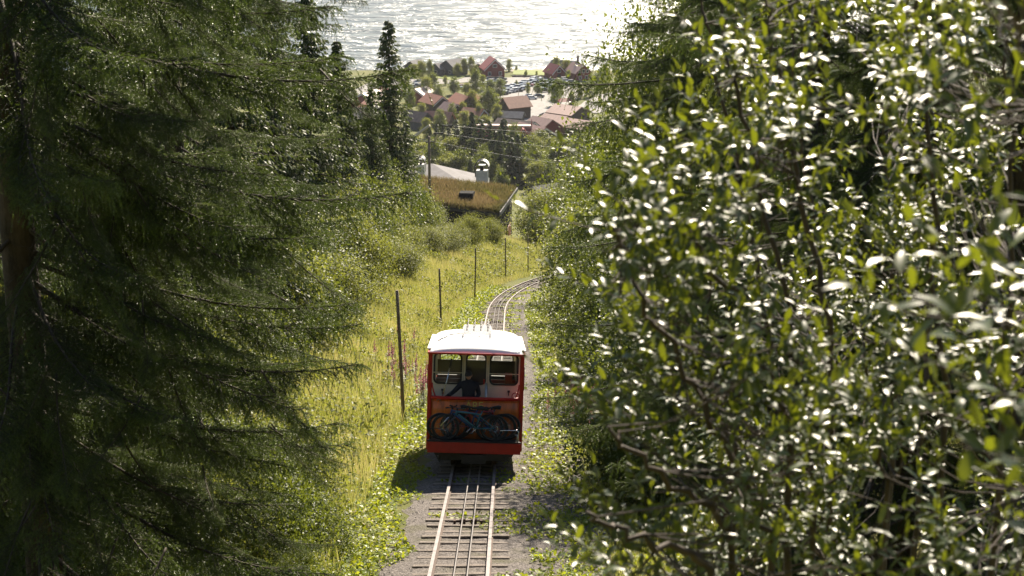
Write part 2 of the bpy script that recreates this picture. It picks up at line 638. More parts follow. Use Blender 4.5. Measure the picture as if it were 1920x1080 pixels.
# ballast of the railway
by = np.arange(16.5, 176, 0.5)
bw = np.interp(by, [16, 50, 80, 176], [2.8, 2.7, 2.0, 1.8]) + 0.25 * np.sin(by * 0.9) + 0.2 * np.sin(by * 2.3)
V, Fq = [], []
for i, y in enumerate(by):
    for k in range(9):
        u = k / 8 - 0.5
        x = float(track_x(y)) + u * bw[i] + (0.08 if k in (0, 8) else 0) * math.sin(y * 5)
        z = float(rail_z(y)) - 0.135 - (0.04 if k in (0, 8) else 0) + 0.012 * math.sin(x * 9 + y * 7)
        V.append((x, y, max(z, float(H(x, y)) + 0.006)))
for i in range(len(by) - 1):
    for k in range(8):
        Fq.append([i * 9 + k, i * 9 + k + 1, i * 9 + 10 + k, i * 9 + 9 + k])
tag(add('gravel_bed', make_mesh('gravel_bed', V, np.array(Fq), ballast_m, smooth=True)), 'grey gravel bed under the funicular track', kind='structure')
# worn gravel path right of the track
strip('gravel_path', [(float(track_x(y)) + 1.9 + 0.25 * math.sin(y * 0.13), y) for y in np.arange(22, 128, 1.0)], 2.3, ballast_m, 0.014, 'worn gravel strip between the track and the bushes', uneven=0.5)

# village sheets
patch('car_park', [(880, 162), (918, 147), (1016, 146), (1068, 152), (1110, 152), (1118, 168), (1075, 192), (1030, 214), (985, 205), (935, 187)], lot_m, 0.25, 'pale car park by the lake shore')
patch('beach', [(960, 136), (962, 124), (1070, 124), (1072, 134)], beach_m, 0.35, 'narrow brown gravel beach')
patch('lawn', [(958, 142), (964, 133), (1032, 134), (1034, 144)], lawn_m, 0.5, 'strip of green lawn above the beach')
patch('lawn', [(812, 147), (850, 141), (880, 144), (850, 152)], lawn_m, 0.4, 'green lawn below the dark lakeside house')
patch('lawn', [(780, 216), (812, 204), (822, 212), (795, 224)], lawn_m, 0.4, 'lawn beside the gabled house with orange roof')
patch('road', [(640, 178), (700, 152), (900, 146), (920, 152), (760, 162), (690, 185)], road_m, 0.2, 'pale road running along the shore houses')
patch('path', [(930, 248), (1000, 205), (1040, 205), (1000, 222), (962, 250)], road_m, 0.35, 'pale path between the long red building and the car park')
patch('road', [(1075, 205), (1120, 180), (1180, 165), (1190, 180), (1120, 215)], road_m, 0.3, 'road at the right of the car park')

# ------------------------------------------------------------------ funicular track
track = empty('railway_track', (float(track_x(30)), 30, float(rail_z(30))))
tag(track, 'single narrow funicular railway track with sleepers and cables', kind='structure')
TL = track.location.copy()
CANT = R(0.0)


def along(y, off, dz=0.0):
    d = (float(track_x(y + 0.2)) - float(track_x(y - 0.2))) / 0.4
    n = math.hypot(1, d)
    return Vector((float(track_x(y)) + off / n, y - off * d / n, float(rail_z(y)) + dz)) - TL


ry = np.concatenate([np.arange(16, 96, 4.0), np.arange(96, 174, 1.5)])
for s in (-0.5, 0.5):
    prof = [(-.055, -.125), (.055, -.125), (.055, -.108), (.012, -.096), (.012, -.036), (.032, -.026), (.032, 0), (-.032, 0), (-.032, -.026), (-.012, -.036), (-.012, -.096), (-.055, -.108)]
    V, F2, mi = [], [], []
    for y in ry:
        for (a, z) in prof:
            V.append(along(y, s + a, z))
    n = len(prof)
    for i in range(len(ry) - 1):
        for k in range(n):
            F2.append((i * n + k, i * n + (k + 1) % n, (i + 1) * n + (k + 1) % n, (i + 1) * n + k))
            mi.append(1 if k in (6,) else 0)
    add('rail', make_mesh('rail', V, F2, [rail_side, rail_top], mi), track)
for s in (-0.08, 0.15):
    MB().tube([along(y, s, 0.0) for y in ry], 0.017, 6).build('haulage_cable', cable_m, track, True)

sl_me = []
for k in range(5):
    r_ = random.Random(k)
    bm = bmesh.new()
    bmesh.ops.create_cube(bm, size=1)
    for v in bm.verts:
        v.co.x *= 1.72 * r_.uniform(.96, 1.04)
        v.co.y *= 0.17 * r_.uniform(.9, 1.08)
        v.co.z = v.co.z * 0.13 + r_.uniform(-.006, .006)
    bmesh.ops.bevel(bm, geom=bm.edges[:], offset=0.012, segments=1, affect='EDGES')
    me = bpy.data.meshes.new('sleeper')
    bm.to_mesh(me)
    bm.free()
    me.materials.append(sleeper_m)
    sl_me.append(me)
y = 17.0
while y < 160:
    d = (float(track_x(y + 0.3)) - float(track_x(y - 0.3))) / 0.6
    add('sleeper', random.choice(sl_me), track, along(y, random.uniform(-.05, .05), -0.165 - (.012 if y > 70 else 0) + random.uniform(-.025, .01)), (-R(13), random.uniform(-.012, .012), -math.atan(d) + random.uniform(-.03, .03)))
    y += random.choice([0.48, 0.55, 0.62, 0.62, 0.7])
# cable rollers
for y in list(np.arange(22.6, 96, 9.3)) + list(np.arange(100, 160, 5.5)):
    m = MB()
    c = along(y, 0.035, -0.05)
    m.tube([c + Vector((-.26, 0, 0)), c + Vector((.3, 0, 0))], 0.02, 6)
    for s in (-0.08, 0.15):
        q = along(y, s, -0.06)
        m.tube([q + Vector((-.06, 0, 0)), q + Vector((-.02, 0, 0)), q + Vector((.02, 0, 0)), q + Vector((.06, 0, 0))], [.075, .05, .05, .075], 10)
    for s in (-0.24, 0.3):
        q = along(y, s, -0.12)
        m.box(q.x - .025, q.x + .025, q.y - .06, q.y + .06, q.z - .05, q.z + .1)
    m.build('cable_roller', rail_side, track)

# stones lying in the ballast
n = 9000
yy = 26 + (rng.random(n) ** 1.6) * 75
xx = track_x(yy) + rng.normal(0, 1.0, n).clip(-2.2, 3.2) + np.where(rng.random(n) < .3, 1.6, 0)
zz = np.maximum(rail_z(yy) - 0.14, H(xx, yy) + 0.004)
sz = rng.uniform(.012, .035, n)
T = np.array([[1, 0, -.3], [-.5, .87, -.3], [-.5, -.87, -.3], [0.15, .1, .75]])
ang = rng.random(n) * 6.28
ca, sa = np.cos(ang), np.sin(ang)
VV = np.empty((n, 4, 3))
for k in range(4):
    j = rng.uniform(.7, 1.3, n)
    VV[:, k, 0] = xx + sz * j * (T[k, 0] * ca - T[k, 1] * sa)
    VV[:, k, 1] = yy + sz * j * (T[k, 0] * sa + T[k, 1] * ca)
    VV[:, k, 2] = zz + sz * j * T[k, 2]
b4 = (np.arange(n) * 4)[:, None]
FF = np.concatenate([b4 + np.array([0, 1, 3]), b4 + np.array([1, 2, 3]), b4 + np.array([2, 0, 3])])
tag(add('ballast_stones', make_mesh('ballast_stones', VV.reshape(-1, 3), FF, stone_m)), 'loose grey stones scattered over the track bed', 'gravel', kind='stuff')

# ------------------------------------------------------------------ leaf machinery


def norm(a):
    return a / np.maximum(np.linalg.norm(a, axis=-1, keepdims=True), 1e-9)


def frames(D, N):
    D = norm(D)
    W = norm(np.cross(D, N))
    N = np.cross(W, D)
    return D, W, N


def diamond_leaves(Pt, D, N, L, Wd, tint=None, fold=0.12):
    """two-triangle leaves, one quad each"""
    D, W, N = frames(D, N)
    n = len(Pt)
    V = np.empty((n, 4, 3), dtype=np.float32)
    L = L[:, None]
    Wd = Wd[:, None]
    V[:, 0] = Pt
    V[:, 1] = Pt + D * L * 0.5 + W * Wd * 0.5 + N * L * fold
    V[:, 2] = Pt + D * L
    V[:, 3] = Pt + D * L * 0.5 - W * Wd * 0.5 + N * L * fold
    F = np.arange(n * 4).reshape(n, 4)
    return V.reshape(-1, 3), F


LEAF_T = [(0, 0, 0), (.22, .42, .05), (.22, 0, 0), (.22, -.42, .05), (.62, .47, .07), (.62, 0, .02), (.62, -.47, .07), (1, 0, -.06)]
LEAF_F = [(0, 2, 1), (0, 3, 2), (1, 2, 5, 4), (2, 3, 6, 5), (4, 5, 7), (5, 6, 7)]
LEAF_TRI = np.array([(0, 2, 1), (0, 3, 2), (1, 2, 5), (1, 5, 4), (2, 3, 6), (2, 6, 5), (4, 5, 7), (5, 6, 7)])


def full_leaves(Pt, D, N, L, Wd, curl):
    D, W, N = frames(D, N)
    n = len(Pt)
    V = np.empty((n, 8, 3), dtype=np.float32)
    for k, (a, bq, c) in enumerate(LEAF_T):
        V[:, k] = Pt + D * (a * L)[:, None] + W * (bq * Wd)[:, None] + N * ((c - curl * a * a) * L)[:, None]
    F = (np.arange(n) * 8)[:, None, None] + LEAF_TRI[None]
    return V.reshape(-1, 3), F.reshape(-1, 3)


def needles(Ps, Pe, per, ln, wd, rg):
    """Ps, Pe: shoot segments; thin triangles standing off them"""
    n = len(Ps) * per
    i = np.repeat(np.arange(len(Ps)), per)
    t = rg.random((n, 1))
    base = Ps[i] * (1 - t) + Pe[i] * t
    ax = norm(Pe[i] - Ps[i])
    rd = rg.normal(size=(n, 3))
    rd -= ax * np.sum(rd * ax, axis=1, keepdims=True)
    rd = norm(rd)
    d = norm(ax * 0.75 + rd * 0.8 + np.array([0, 0, 0.12]))
    L = rg.uniform(.75, 1.25, (n, 1)) * ln
    side = norm(np.cross(d, rg.normal(size=(n, 3)))) * wd * 0.5
    V = np.empty((n, 3, 3), dtype=np.float32)
    V[:, 0] = base + side
    V[:, 1] = base - side
    V[:, 2] = base + d * L
    return V.reshape(-1, 3), np.arange(n * 3).reshape(n, 3), i


def make_bough(seed, L=3.3, per=20, nl=.017, nw=.0056):
    """a spruce bough along +X with drooping curtains of twigs"""
    rg = np.random.default_rng(seed)
    sag = rg.uniform(.2, .34)
    bend = rg.uniform(-.1, .1)

    def ax(t):
        return np.array([L * t, bend * L * t * t + .03 * math.sin(7 * t + seed), L * (-sag * t + .55 * sag * t ** 3)])
    segs, tints, wood = [], [], MB()
    N = 26
    wood.tube([ax(i / N) for i in range(N + 1)], [max(.004, .03 * (1 - i / N) ** .8) for i in range(N + 1)], 6)
    for i in range(N):
        if i > 5:
            for _k in range(3):
                segs.append((ax(i / N), ax((i + 1) / N), .7))
            for _k in range(4):
                p_ = ax((i + rg.random()) / N)
                segs.append((p_, p_ + np.array([.05, rg.normal(0, .03), rg.uniform(-.01, .05)]), .9))
    t = 0.08
    flip = 1
    while t < 1.0:
        for side in (flip,) if t > .12 else ():
            base = ax(t)
            wid = (0.95 * (t ** .5) * (1.03 - t) ** .75 + .1) * (L / 3.3) * rg.uniform(.55, 1.2)
            if rg.random() < (.5 if t < .3 else .16):
                continue
            d = np.array([.75 + .3 * rg.random(), side * rg.uniform(.6, 1.0), rg.uniform(-.05, .18)])
            d /= np.linalg.norm(d)
            ns = max(3, int(wid / .05))
            p = base.copy()
            pts = [p.copy()]
            g_ = rg.uniform(.015, .11)
            for k in range(ns):
                d = d + np.array([0, 0, -g_]) + rg.normal(0, .04, 3)
                d /= np.linalg.norm(d)
                q = p + d * .05
                fr_ = k / ns
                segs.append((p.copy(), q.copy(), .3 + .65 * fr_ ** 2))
                pts.append(q.copy())
                lat = np.cross(d, [0, 0, 1.0])
                lat /= max(1e-6, np.linalg.norm(lat))
                for sgn in (-1, 1):
                    if rg.random() < .2:
                        continue
                    sl_ = rg.uniform(.06, .19) * (1.15 - .8 * fr_) * (1.25 if wid > .4 else 1)
                    hang = rg.random() < .42
                    sd = d * .7 + lat * sgn * .75 + np.array([0, 0, -.1 if not hang else -1.1]) + rg.normal(0, .1, 3)
                    sd /= np.linalg.norm(sd)
                    if hang:
                        sl_ *= rg.uniform(1.3, 2.6)
                    sp = q.copy()
                    m = max(1, int(sl_ / .05))
                    for jj in range(m):
                        sd = sd + np.array([0, 0, -.13])
                        sd /= np.linalg.norm(sd)
                        sq = sp + sd * .05
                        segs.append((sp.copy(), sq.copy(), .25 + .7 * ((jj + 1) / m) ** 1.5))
                        sp = sq
                p = q
            wood.tube(pts, [max(.0015, .006 * (1 - k / len(pts))) for k in range(len(pts))], 3, cap=False)
        flip = -flip
        t += .0105 * rg.uniform(.7, 1.4)
    # bare dead twigs near the trunk
    for k in range(14):
        b0 = ax(rg.uniform(.04, .4))
        d = np.array([.3, rg.choice([-1, 1]) * rg.uniform(.5, 1), -rg.uniform(.1, .9)])
        wood.tube([b0, b0 + d * .15, b0 + d * .3 + rg.normal(0, .04, 3), b0 + d * .48 + rg.normal(0, .07, 3)], [.005, .004, .003, .001], 3, cap=False)
    Ps = np.array([s[0] for s in segs])
    Pe = np.array([s[1] for s in segs])
    st = np.array([s[2] for s in segs])
    V, F, i = needles(Ps, Pe, per, nl, nw, rg)
    tint = np.clip(st[i] * .95 + rg.normal(0, .14, len(i)), 0, .93)  # tint rises towards shoot tips: fresh growth plus sunlight put into the colour
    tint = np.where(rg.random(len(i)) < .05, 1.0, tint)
    wv = np.array(wood.v)
    nv = len(V)
    # triangulate the wood
    tri = []
    for f in wood.f:
        for k in range(1, len(f) - 1):
            tri.append((f[0] + nv, f[k] + nv, f[k + 1] + nv))
    VA = np.concatenate([V, wv])
    FA = np.concatenate([F, np.array(tri)])
    mi = np.concatenate([np.zeros(len(F)), np.ones(len(tri))])
    tt = np.concatenate([tint, np.zeros(len(tri))])
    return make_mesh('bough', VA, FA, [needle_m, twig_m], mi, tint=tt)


BOUGHS = [make_bough(100 + k, 3.3) for k in range(5)]


def trunk_mesh(name, h, r0, mat, n=10, segs=9, lean=0.02, seed=0):
    rg = random.Random(seed)
    m = MB()
    pts = []
    x = y = 0
    for i in range(segs + 1):
        t = i / segs
        pts.append((x, y, h * t))
        x += rg.uniform(-lean, lean) * h / segs
        y += rg.uniform(-lean, lean) * h / segs
    m.tube(pts, [r0 * (1.25 if i == 0 else 1) * (1 - .93 * (i / segs) ** 1.1) for i in range(segs + 1)], n)
    return make_mesh(name, m.v, m.f, mat, smooth=True), pts


def ride(o_, t, rg, riders):
    for _ in range(riders):
        f = rg.uniform(.25, .78)
        L_ = 3.3
        M = o_.matrix_basis.copy()
        p = M @ Vector((L_ * f, rg.uniform(-.3, .3) * f, L_ * (-.27 * f + .15 * f ** 3) - .02))
        az = o_.rotation_euler.z + rg.uniform(-1.1, 1.1)
        k = rg.uniform(.22, .4)
        add('bough', rg.choice(BOUGHS), t, p, (rg.uniform(-.5, .5), rg.uniform(.1, .8), az), k)


def big_spruce(base, h, r0, label, z_lo, z_hi, n, lens, seed, az_bias=None, extra=(), riders=0):
    """a spruce whose boughs in view are parts of their own"""
    t = empty('spruce_tree', base, label=label, cat='tree')
    me, pts = trunk_mesh('trunk', h, r0, bark_m, 12, 14, .01, seed)
    add('trunk', me, t)
    rg = random.Random(seed)
    for k in range(n):
        f = (k + rg.random()) / n
        z = z_lo + (z_hi - z_lo) * f
        az = rg.uniform(0, 2 * math.pi) if not az_bias or rg.random() < .35 else rg.gauss(az_bias[0], az_bias[1])
        ln = lens(z) * rg.uniform(.72, 1.08)
        s = ln / 3.3
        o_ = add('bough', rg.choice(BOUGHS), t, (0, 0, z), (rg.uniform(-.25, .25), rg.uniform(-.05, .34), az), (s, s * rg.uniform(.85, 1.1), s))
        ride(o_, t, rg, riders)
    for k, (z, az, ln) in enumerate(extra):
        ride(add('bough', BOUGHS[k % len(BOUGHS)], t, (0, 0, z), (rg.uniform(-.2, .2), rg.uniform(-.05, .12), az), ln / 3.3), t, rg, riders * 2)
    return t


# ------------------------------------------------------------------ the two big spruces at the left
b1 = P(78, 1000, 16.0)
gz = float(H(b1.x, b1.y))
off = b1.z - gz
ntop = P(0, 0, 16).z - gz
big_spruce((b1.x, b1.y, gz), 21, 0.2, 'large old spruce with drooping boughs at the left, trunk low in the corner', max(0.4, off - 1.2), ntop + 2.6, 88,
           lambda z: 2.95 - 0.05 * max(0, z - ntop), 11, (-.5, 1.05),
           extra=[(P(78, q, 16).z - gz, a, l) for q, a, l in ((10, .0, 3.5), (205, .04, 3.5), (30, .25, 3.0), (330, -.12, 2.8), (440, .0, 3.0), (560, -.06, 3.0), (700, .05, 2.8), (840, -.1, 2.5))], riders=2)
b2 = P(-60, 500, 22.0)
gz2 = float(H(b2.x, b2.y))
big_spruce((b2.x, b2.y, gz2), 24, 0.26, 'second spruce standing behind the large spruce at the left edge', 2.0, P(0, 0, 22).z - gz2 + 2.5, 80,
           lambda z: 4.0, 12, (-.2, 1.2), riders=1)
b3 = P(330, 300, 27.0)
gz3 = float(H(b3.x, b3.y))
big_spruce((b3.x, b3.y, gz3), 19, 0.22, 'slender spruce behind the upper boughs of the large left spruce', 4.2, P(0, 0, 27).z - gz3 + 3, 70,
           lambda z: 2.9, 13)

# ------------------------------------------------------------------ dark spruces behind the willows at the right
for k, (px, py, d, h, zl, n, ln, lab) in enumerate([
        (1400, 350, 27.0, 19, 3.2, 58, 3.4, 'tall dark spruce right of the birch, its boughs hanging over the path side'),
        (1640, 300, 24.0, 20, 1.0, 50, 3.7, 'dark spruce in the shade behind the middle of the willow leaves'),
        (1900, 300, 21.0, 20, 1.0, 46, 3.9, 'dark spruce behind the leaves at the right edge'),
        (1530, 300, 17.5, 13, .6, 60, 2.6, 'young spruce in the shade close behind the willows, left of the others'),
        (1730, 300, 16.5, 13, .6, 60, 2.7, 'young spruce in the shade close behind the dark green willow'),
        (1930, 300, 15.5, 13, .6, 56, 2.7, 'young spruce in the shade at the far right edge')]):
    b = P(px, py, d)
    gz = float(H(b.x, b.y))
    big_spruce((b.x, b.y, gz), h, .24, lab, zl, min(h - .6, P(0, 0, d).z - gz + 2.5), int(n * 1.6), lambda z, q=ln, hh=h: q * min(1, .15 + 1.5 * (1 - z / hh)), 40 + k)


# ------------------------------------------------------------------ broadleaf trees and bushes
def crown_mesh(name, seed, rx, rz, zc, nclump, per, leaf, mat, elong=2.0, shape=1.0, droop=0.0, limbmat=None, base_z=0.0, hz=.55):
    rg = np.random.default_rng(seed)
    C = []
    while len(C) < nclump:
        p = rg.uniform(-1, 1, 3)
        r = np.linalg.norm(p)
        if r > 1 or r < rg.uniform(0, .75):
            continue
        taper = 1 - .35 * shape * max(0, p[2])
        C.append((p[0] * rx * taper, p[1] * rx * taper, zc + p[2] * rz))
    C = np.array(C)
    C += rg.normal(0, .12 * rx, C.shape) * np.array([1, 1, .6])
    n = nclump * per
    i = np.repeat(np.arange(nclump), per)
    sc = rg.uniform(.6, 1.3, nclump)[i][:, None] * rx * .24
    off = rg.normal(0, 1, (n, 3)) * sc * np.array([1, 1, .7])
    Pt = C[i] + off
    D = norm(rg.normal(size=(n, 3)) + norm(off) * .7 + np.array([0, 0, -droop]))
    N = norm(rg.normal(size=(n, 3)) * (1 - hz) + np.array([0, 0, 1.0]) * hz * 1.6)
    L = rg.uniform(.65, 1.3, n) * leaf
    V, F = diamond_leaves(Pt, D, N, L, L / elong)
    tint = np.clip(rg.normal(.5, .16, n) + rg.normal(0, .24, nclump)[i], 0, 1)
    cr = make_mesh(name, V, F, mat, tint=tint)
    return cr, C


def limbs_mesh(C, h0, h1, r0, seed, every=2, n=5):
    rg = random.Random(seed)
    m = MB()
    m.tube([(0, 0, 0), (rg.uniform(-.05, .05), rg.uniform(-.05, .05), h0), (rg.uniform(-.15, .15), rg.uniform(-.15, .15), (h0 + h1) / 2), (0, 0, h1)], [r0 * 1.2, r0, r0 * .6, r0 * .15], 8)
    for c in C[::every]:
        z = h0 + (h1 - h0) * max(0, min(.9, (c[2] - h0) / (h1 - h0) - .25))
        a = Vector((0, 0, z))
        e = Vector(c)
        mid = a.lerp(e, .5) + Vector((0, 0, -.06 * (e - a).length))
        m.tube([a, mid, e], [r0 * .32, r0 * .2, r0 * .06], n, cap=False)
    return m


def proto_tree(seed, h, rx, mat, bark, nclump, per, leaf, bare=.2, r0=None, elong=1.7, hz=.55, droop=.1):
    rz = h * (1 - bare) / 2
    cr, C = crown_mesh('crown', seed, rx, rz, h * bare + rz * .98, nclump, per, leaf, mat, elong, 1.0, droop, hz=hz)
    m = limbs_mesh(C, h * bare * .9 + .05, h * .9, r0 or h * .011, seed)
    return cr, make_mesh('trunk', m.v, m.f, bark, smooth=True)


def plant_tree(name, protos, loc, s, label, cat, group, rz=None, sz=None):
    t = empty(name, loc, (0, 0, random.uniform(0, 6.28) if rz is None else rz), label, cat, group)
    cr, tk = protos
    t.scale = (s, s, s * (sz or 1))
    add('trunk', tk, t)
    add('crown', cr, t)
    return t


BIRCH = [proto_tree(200 + k, 9.0, 2.3, birch_m, birch_bark, 130, 300, .1, .12) for k in range(2)]
BUSH = [proto_tree(220 + k, 3.2, 1.7, m_, willow_bark, 80, 260, .105, .02, .05, 2.0) for k, m_ in enumerate([sallow_m, birch_m, sallow_m])]
FARB = [proto_tree(240 + k, 9.0, 2.4, birch_m if k % 2 else sallow_m, birch_bark, 80, 70, .36, .06, hz=.35) for k in range(4)]


def spruce_proto(seed, h, rx, nb, size, mat, rows=9, fill=5):
    """crown of a spruce seen from some way off"""
    rg = np.random.default_rng(seed)
    Pt, D, N, L, W = [], [], [], [], []
    wood = MB()
    for k in range(nb):
        f = (k + rg.random()) / nb
        z = h * (.05 + .94 * f)
        ln = rx * ((1 - f) ** .75 * .97 + .03) * rg.uniform(.75, 1.12)
        az = rg.uniform(0, 6.283)
        dirv = np.array([math.cos(az), math.sin(az), 0])
        sd = np.array([-math.sin(az), math.cos(az), 0])
        tilt = -.38 + .6 * f
        m = max(3, int(rows * ln / rx) + 2)
        wood.tube([(0, 0, z), tuple(dirv * ln * .95 + np.array([0, 0, z + tilt * ln * .8]))], [.02 * ln, .004], 3, cap=False)
        for j in range(m):
            t = (j + .6) / m
            w = (.3 + .7 * math.sin(math.pi * min(1, t * .95))) * .34 * ln
            for q in range(fill):
                u = rg.uniform(-1, 1)
                p = dirv * ln * t + sd * u * w + np.array([0, 0, z + tilt * ln * t + .25 * ln * t * t * .4 - abs(u) * w * .3])
                Pt.append(p)
                D.append(dirv * .5 + sd * u * .8 + np.array([0, 0, -rg.uniform(.2, 1.1)]))
                N.append(rg.normal(size=3) * .6 + np.array([0, 0, .7]) + dirv * .3)
                l = size * rg.uniform(.7, 1.4)
                L.append(l)
                W.append(l * .34)
    Pt, D, N = np.array(Pt), np.array(D), np.array(N)
    V, F = diamond_leaves(Pt, D, N, np.array(L), np.array(W), fold=.05)
    tint = np.clip(rg.normal(.5, .22, len(Pt)), 0, 1)
    cr = make_mesh('crown', V, F, mat, tint=tint)
    m = MB().tube([(0, 0, 0), (0, 0, h * .5), (0, 0, h)], [h * .013, h * .008, h * .001], 8)
    m.raw(wood.v, wood.f)
    return cr, make_mesh('trunk', m.v, m.f, bark_m)


SPR = [spruce_proto(300 + k, 14, 2.7, 300, .21, far_needle_m, 11, 10) for k in range(2)]
FSPR = [spruce_proto(310 + k, 14, 2.6, 110, .7, far_needle_m, 7) for k in range(3)]


def at(px, py, depth):
    b = P(px, py, depth)
    return Vector((b.x, b.y, float(H(b.x, b.y)) - .05))


# birches on the right of the track
for k, (px, d, s, sz, lab) in enumerate([
        (1300, 44, 1.1, 1.2, 'tall leafy birch rising right of the lake view, in front of the dark spruce'),
        (1235, 60, 1.0, 1.15, 'birch leaning over the right side of the track below the lake'),
        (1275, 70, 1.1, 1.2, 'birch behind the tall leafy birch, left of the dark spruce'),
        (1110, 112, 1.1, 1.0, 'broad birch past the bend, its shadow falling across the path'),
        (1190, 84, 1.0, 1.05, 'slim birch further down right of the track')]):
    plant_tree('birch_tree', BIRCH[k % 2], at(px, 400, d), s, lab, 'tree', None, sz=sz)

# bushes along the right of the track
for k, (px, d, s, kind, lab) in enumerate([
        (1190, 51, 1.0, 1, 'dark leafy bush right of the red car behind the pink flowers'),
        (1130, 62, 1.05, 1, 'rounded bush beside the track bend shading the path'),
        (1270, 47, 1.15, 1, 'bush filling the shade under the tall birch'),
        (1110, 78, 1.1, 1, 'bush where the rails disappear at the bend'),
        (1100, 100, 1.1, 0, 'grey-green sallow bush hanging over the far end of the rails'),
        (1135, 118, 1.6, 0, 'tall grey-green sallow right of the grass-roofed hut'),
        (1150, 92, 1.8, 2, 'large sallow between the bend and the birches'),
        (1092, 172, 1.7, 2, 'pale sallow below the pink-roofed buildings'),
        (1110, 178, 2.0, 0, 'broad pale sallow at the right of the red long building'),
        (1022, 190, 2.0, 0, 'sallow beside the balcony of the grass-roofed hut'),
        (1130, 140, 2.2, 2, 'high sallow behind the birches at the right'),
        (1142, 106, 1.9, 1, 'high bush casting its shade over the path past the bend'),
        (1135, 91, 1.6, 1, 'bush leaning towards the rails, right of the shaded path'),
        (1230, 36, .9, 1, 'low bush at the foot of the tall dark spruce'),
        (1330, 36, 1.1, 1, 'shaded bush deep behind the willow leaves')]):
    plant_tree('sallow_bush', BUSH[kind], at(px, 560, d), s, lab, 'bush', 'bushes right of the track')

# bushes on the left slope
LB = [(560, 62, 1.0, 1), (620, 70, 1.1, 0), (505, 60, 1.1, 1), (690, 96, 1.05, 0), (640, 88, 1.25, 0), (600, 100, 1.4, 2), (740, 112, 1.0, 2), (700, 122, 1.3, 0), (765, 128, .95, 0),
      (660, 118, 1.6, 1), (800, 140, 1.0, 2), (830, 148, 1.05, 0), (855, 152, .9, 2), (775, 150, 1.3, 1), (720, 145, 1.5, 2), (880, 158, .8, 0), (920, 168, .7, 2), (430, 45, 1.0, 1), (340, 40, 1.0, 0),
      (230, 34, 1.0, 1), (120, 30, .9, 1), (20, 30, 1.0, 0), (450, 58, 1.3, 2), (560, 84, 1.5, 1), (745, 165, 1.5, 0), (800, 172, 1.3, 2)]
LBO = {True: [], False: []}
LB += [(60, 23, .75, 1), (200, 24, .7, 1), (330, 26, .7, 0), (450, 27, .6, 1), (130, 27, .9, 0), (270, 29, .9, 1), (400, 31, .8, 1), (520, 33, .7, 0), (560, 30, .45, 1), (20, 20, .7, 1), (380, 22, .5, 1), (540, 24, .35, 1)]
for (px_, d_, tp_, kd_) in ((765, 168, 352, 0), (790, 170, 372, 2), (818, 172, 392, 0), (846, 174, 412, 1), (872, 176, 430, 2), (760, 150, 345, 2), (725, 140, 352, 1), (690, 132, 345, 0), (650, 122, 330, 2), (610, 112, 320, 0)):
    b_ = P(px_, 400, d_)
    LB.append((px_, d_, (P(px_, tp_, d_).z - float(H(b_.x, b_.y))) / 3.2, kd_))
for k, (px, d, s, kind) in enumerate(LB):
    b = at(px, 500, d)
    lab = 'grey-green sallow bush on the sunny left slope' if kind != 1 else 'fresh green bush on the sunny left slope'
    LBO[kind == 1].append(plant_tree('sallow_bush', BUSH[kind], b, s * random.uniform(.8, 1.05), lab, 'bush', 'bushes on the left slope', sz=random.uniform(.75, 1.3)))
rank(LBO[False], '# grey-green sallow bush from the left on the sunny left slope')
rank(LBO[True], '# fresh green bush from the left on the sunny left slope')

# spruces at mid distance, left
for k, (px, pt, d, sz, lab) in enumerate([
        (735, 22, 150, 1.0, 'tall pointed spruce rising against the lake left of the village'),
        (700, 150, 130, .95, 'spruce just left of the tall pointed spruce'),
        (640, 60, 105, 1.0, 'dark spruce behind the long top bough'),
        (585, -60, 92, 1.1, 'dark spruce hidden behind the left boughs'),
        (765, 215, 160, .8, 'small spruce right of the tall pointed spruce'),
        (672, 205, 165, .9, 'spruce in front of the striped roof at the left'),
        (520, -40, 85, 1.1, 'spruce deep behind the left boughs near the lake edge'),
        (440, -160, 56, 1.0, 'dense spruce behind the upper middle of the left boughs'),
        (250, -200, 48, 1.0, 'dense spruce behind the upper left boughs'),
        (60, -200, 44, 1.0, 'dense spruce behind the boughs in the upper left corner'),
        (1330, -260, 60, 1.0, 'tall spruce shading the bushes behind the birch at the right'),
        (1450, -300, 66, 1.0, 'tall spruce rising behind the willows, right of the birches'),
        (1400, -220, 74, 1.0, 'spruce furthest back behind the right birches')]):
    b = at(px, 400, d)
    top = P(px, pt, d)
    h = (top.z - b.z)
    plant_tree('spruce_tree', SPR[k % 2], b, h / 14.0, lab, 'tree', 'spruces further down the slope', sz=1)

# ------------------------------------------------------------------ ground cover
def mask_noise(x, y, s, seed):
    return (np.sin(x * s + seed) + np.sin(y * s * 1.1 + seed * 2.1) + np.sin((x + y) * s * .73 + seed * .7) + np.sin((x - 1.7 * y) * s * .41 + 1.3 * seed)) / 4


def scatter(n, y0, y1, dx0, dx1, pw=1.0):
    yy = y0 + (y1 - y0) * rng.random(n) ** pw
    dx = dx0 + (dx1 - dx0) * rng.random(n)
    return track_x(yy) + dx, yy, dx


# low broad-leaved weeds along the track
X1, Y1, d1 = scatter(170000, 26, 125, -5.5, 3.9, 1.3)
nz = mask_noise(X1, Y1, 1.4, 1.0) + .6 * mask_noise(X1, Y1, 4.1, 2.0)
edge_l = np.interp(Y1, [26, 50, 80, 110], [1.35, 1.3, .95, .9]) + .22 * np.sin(Y1 * .8) + .15 * np.sin(Y1 * 2.1)
keep = np.where(d1 < 0, (-d1 > edge_l + .25 * nz) , (d1 > np.interp(Y1, [26, 44, 60, 110], [1.2, 1.3, 1.75, 1.6]) + .35 * nz) & (nz > -.12 - .25 * (d1 > 2.6)))
mid = (np.abs(d1) < 1.45) & (nz > .38) & (rng.random(len(d1)) < .55)
keep = keep | mid
X1, Y1, d1 = X1[keep], Y1[keep], d1[keep]
n = len(X1)
Z1 = np.where(np.abs(d1) < 1.45, rail_z(Y1) - .14, H(X1, Y1))
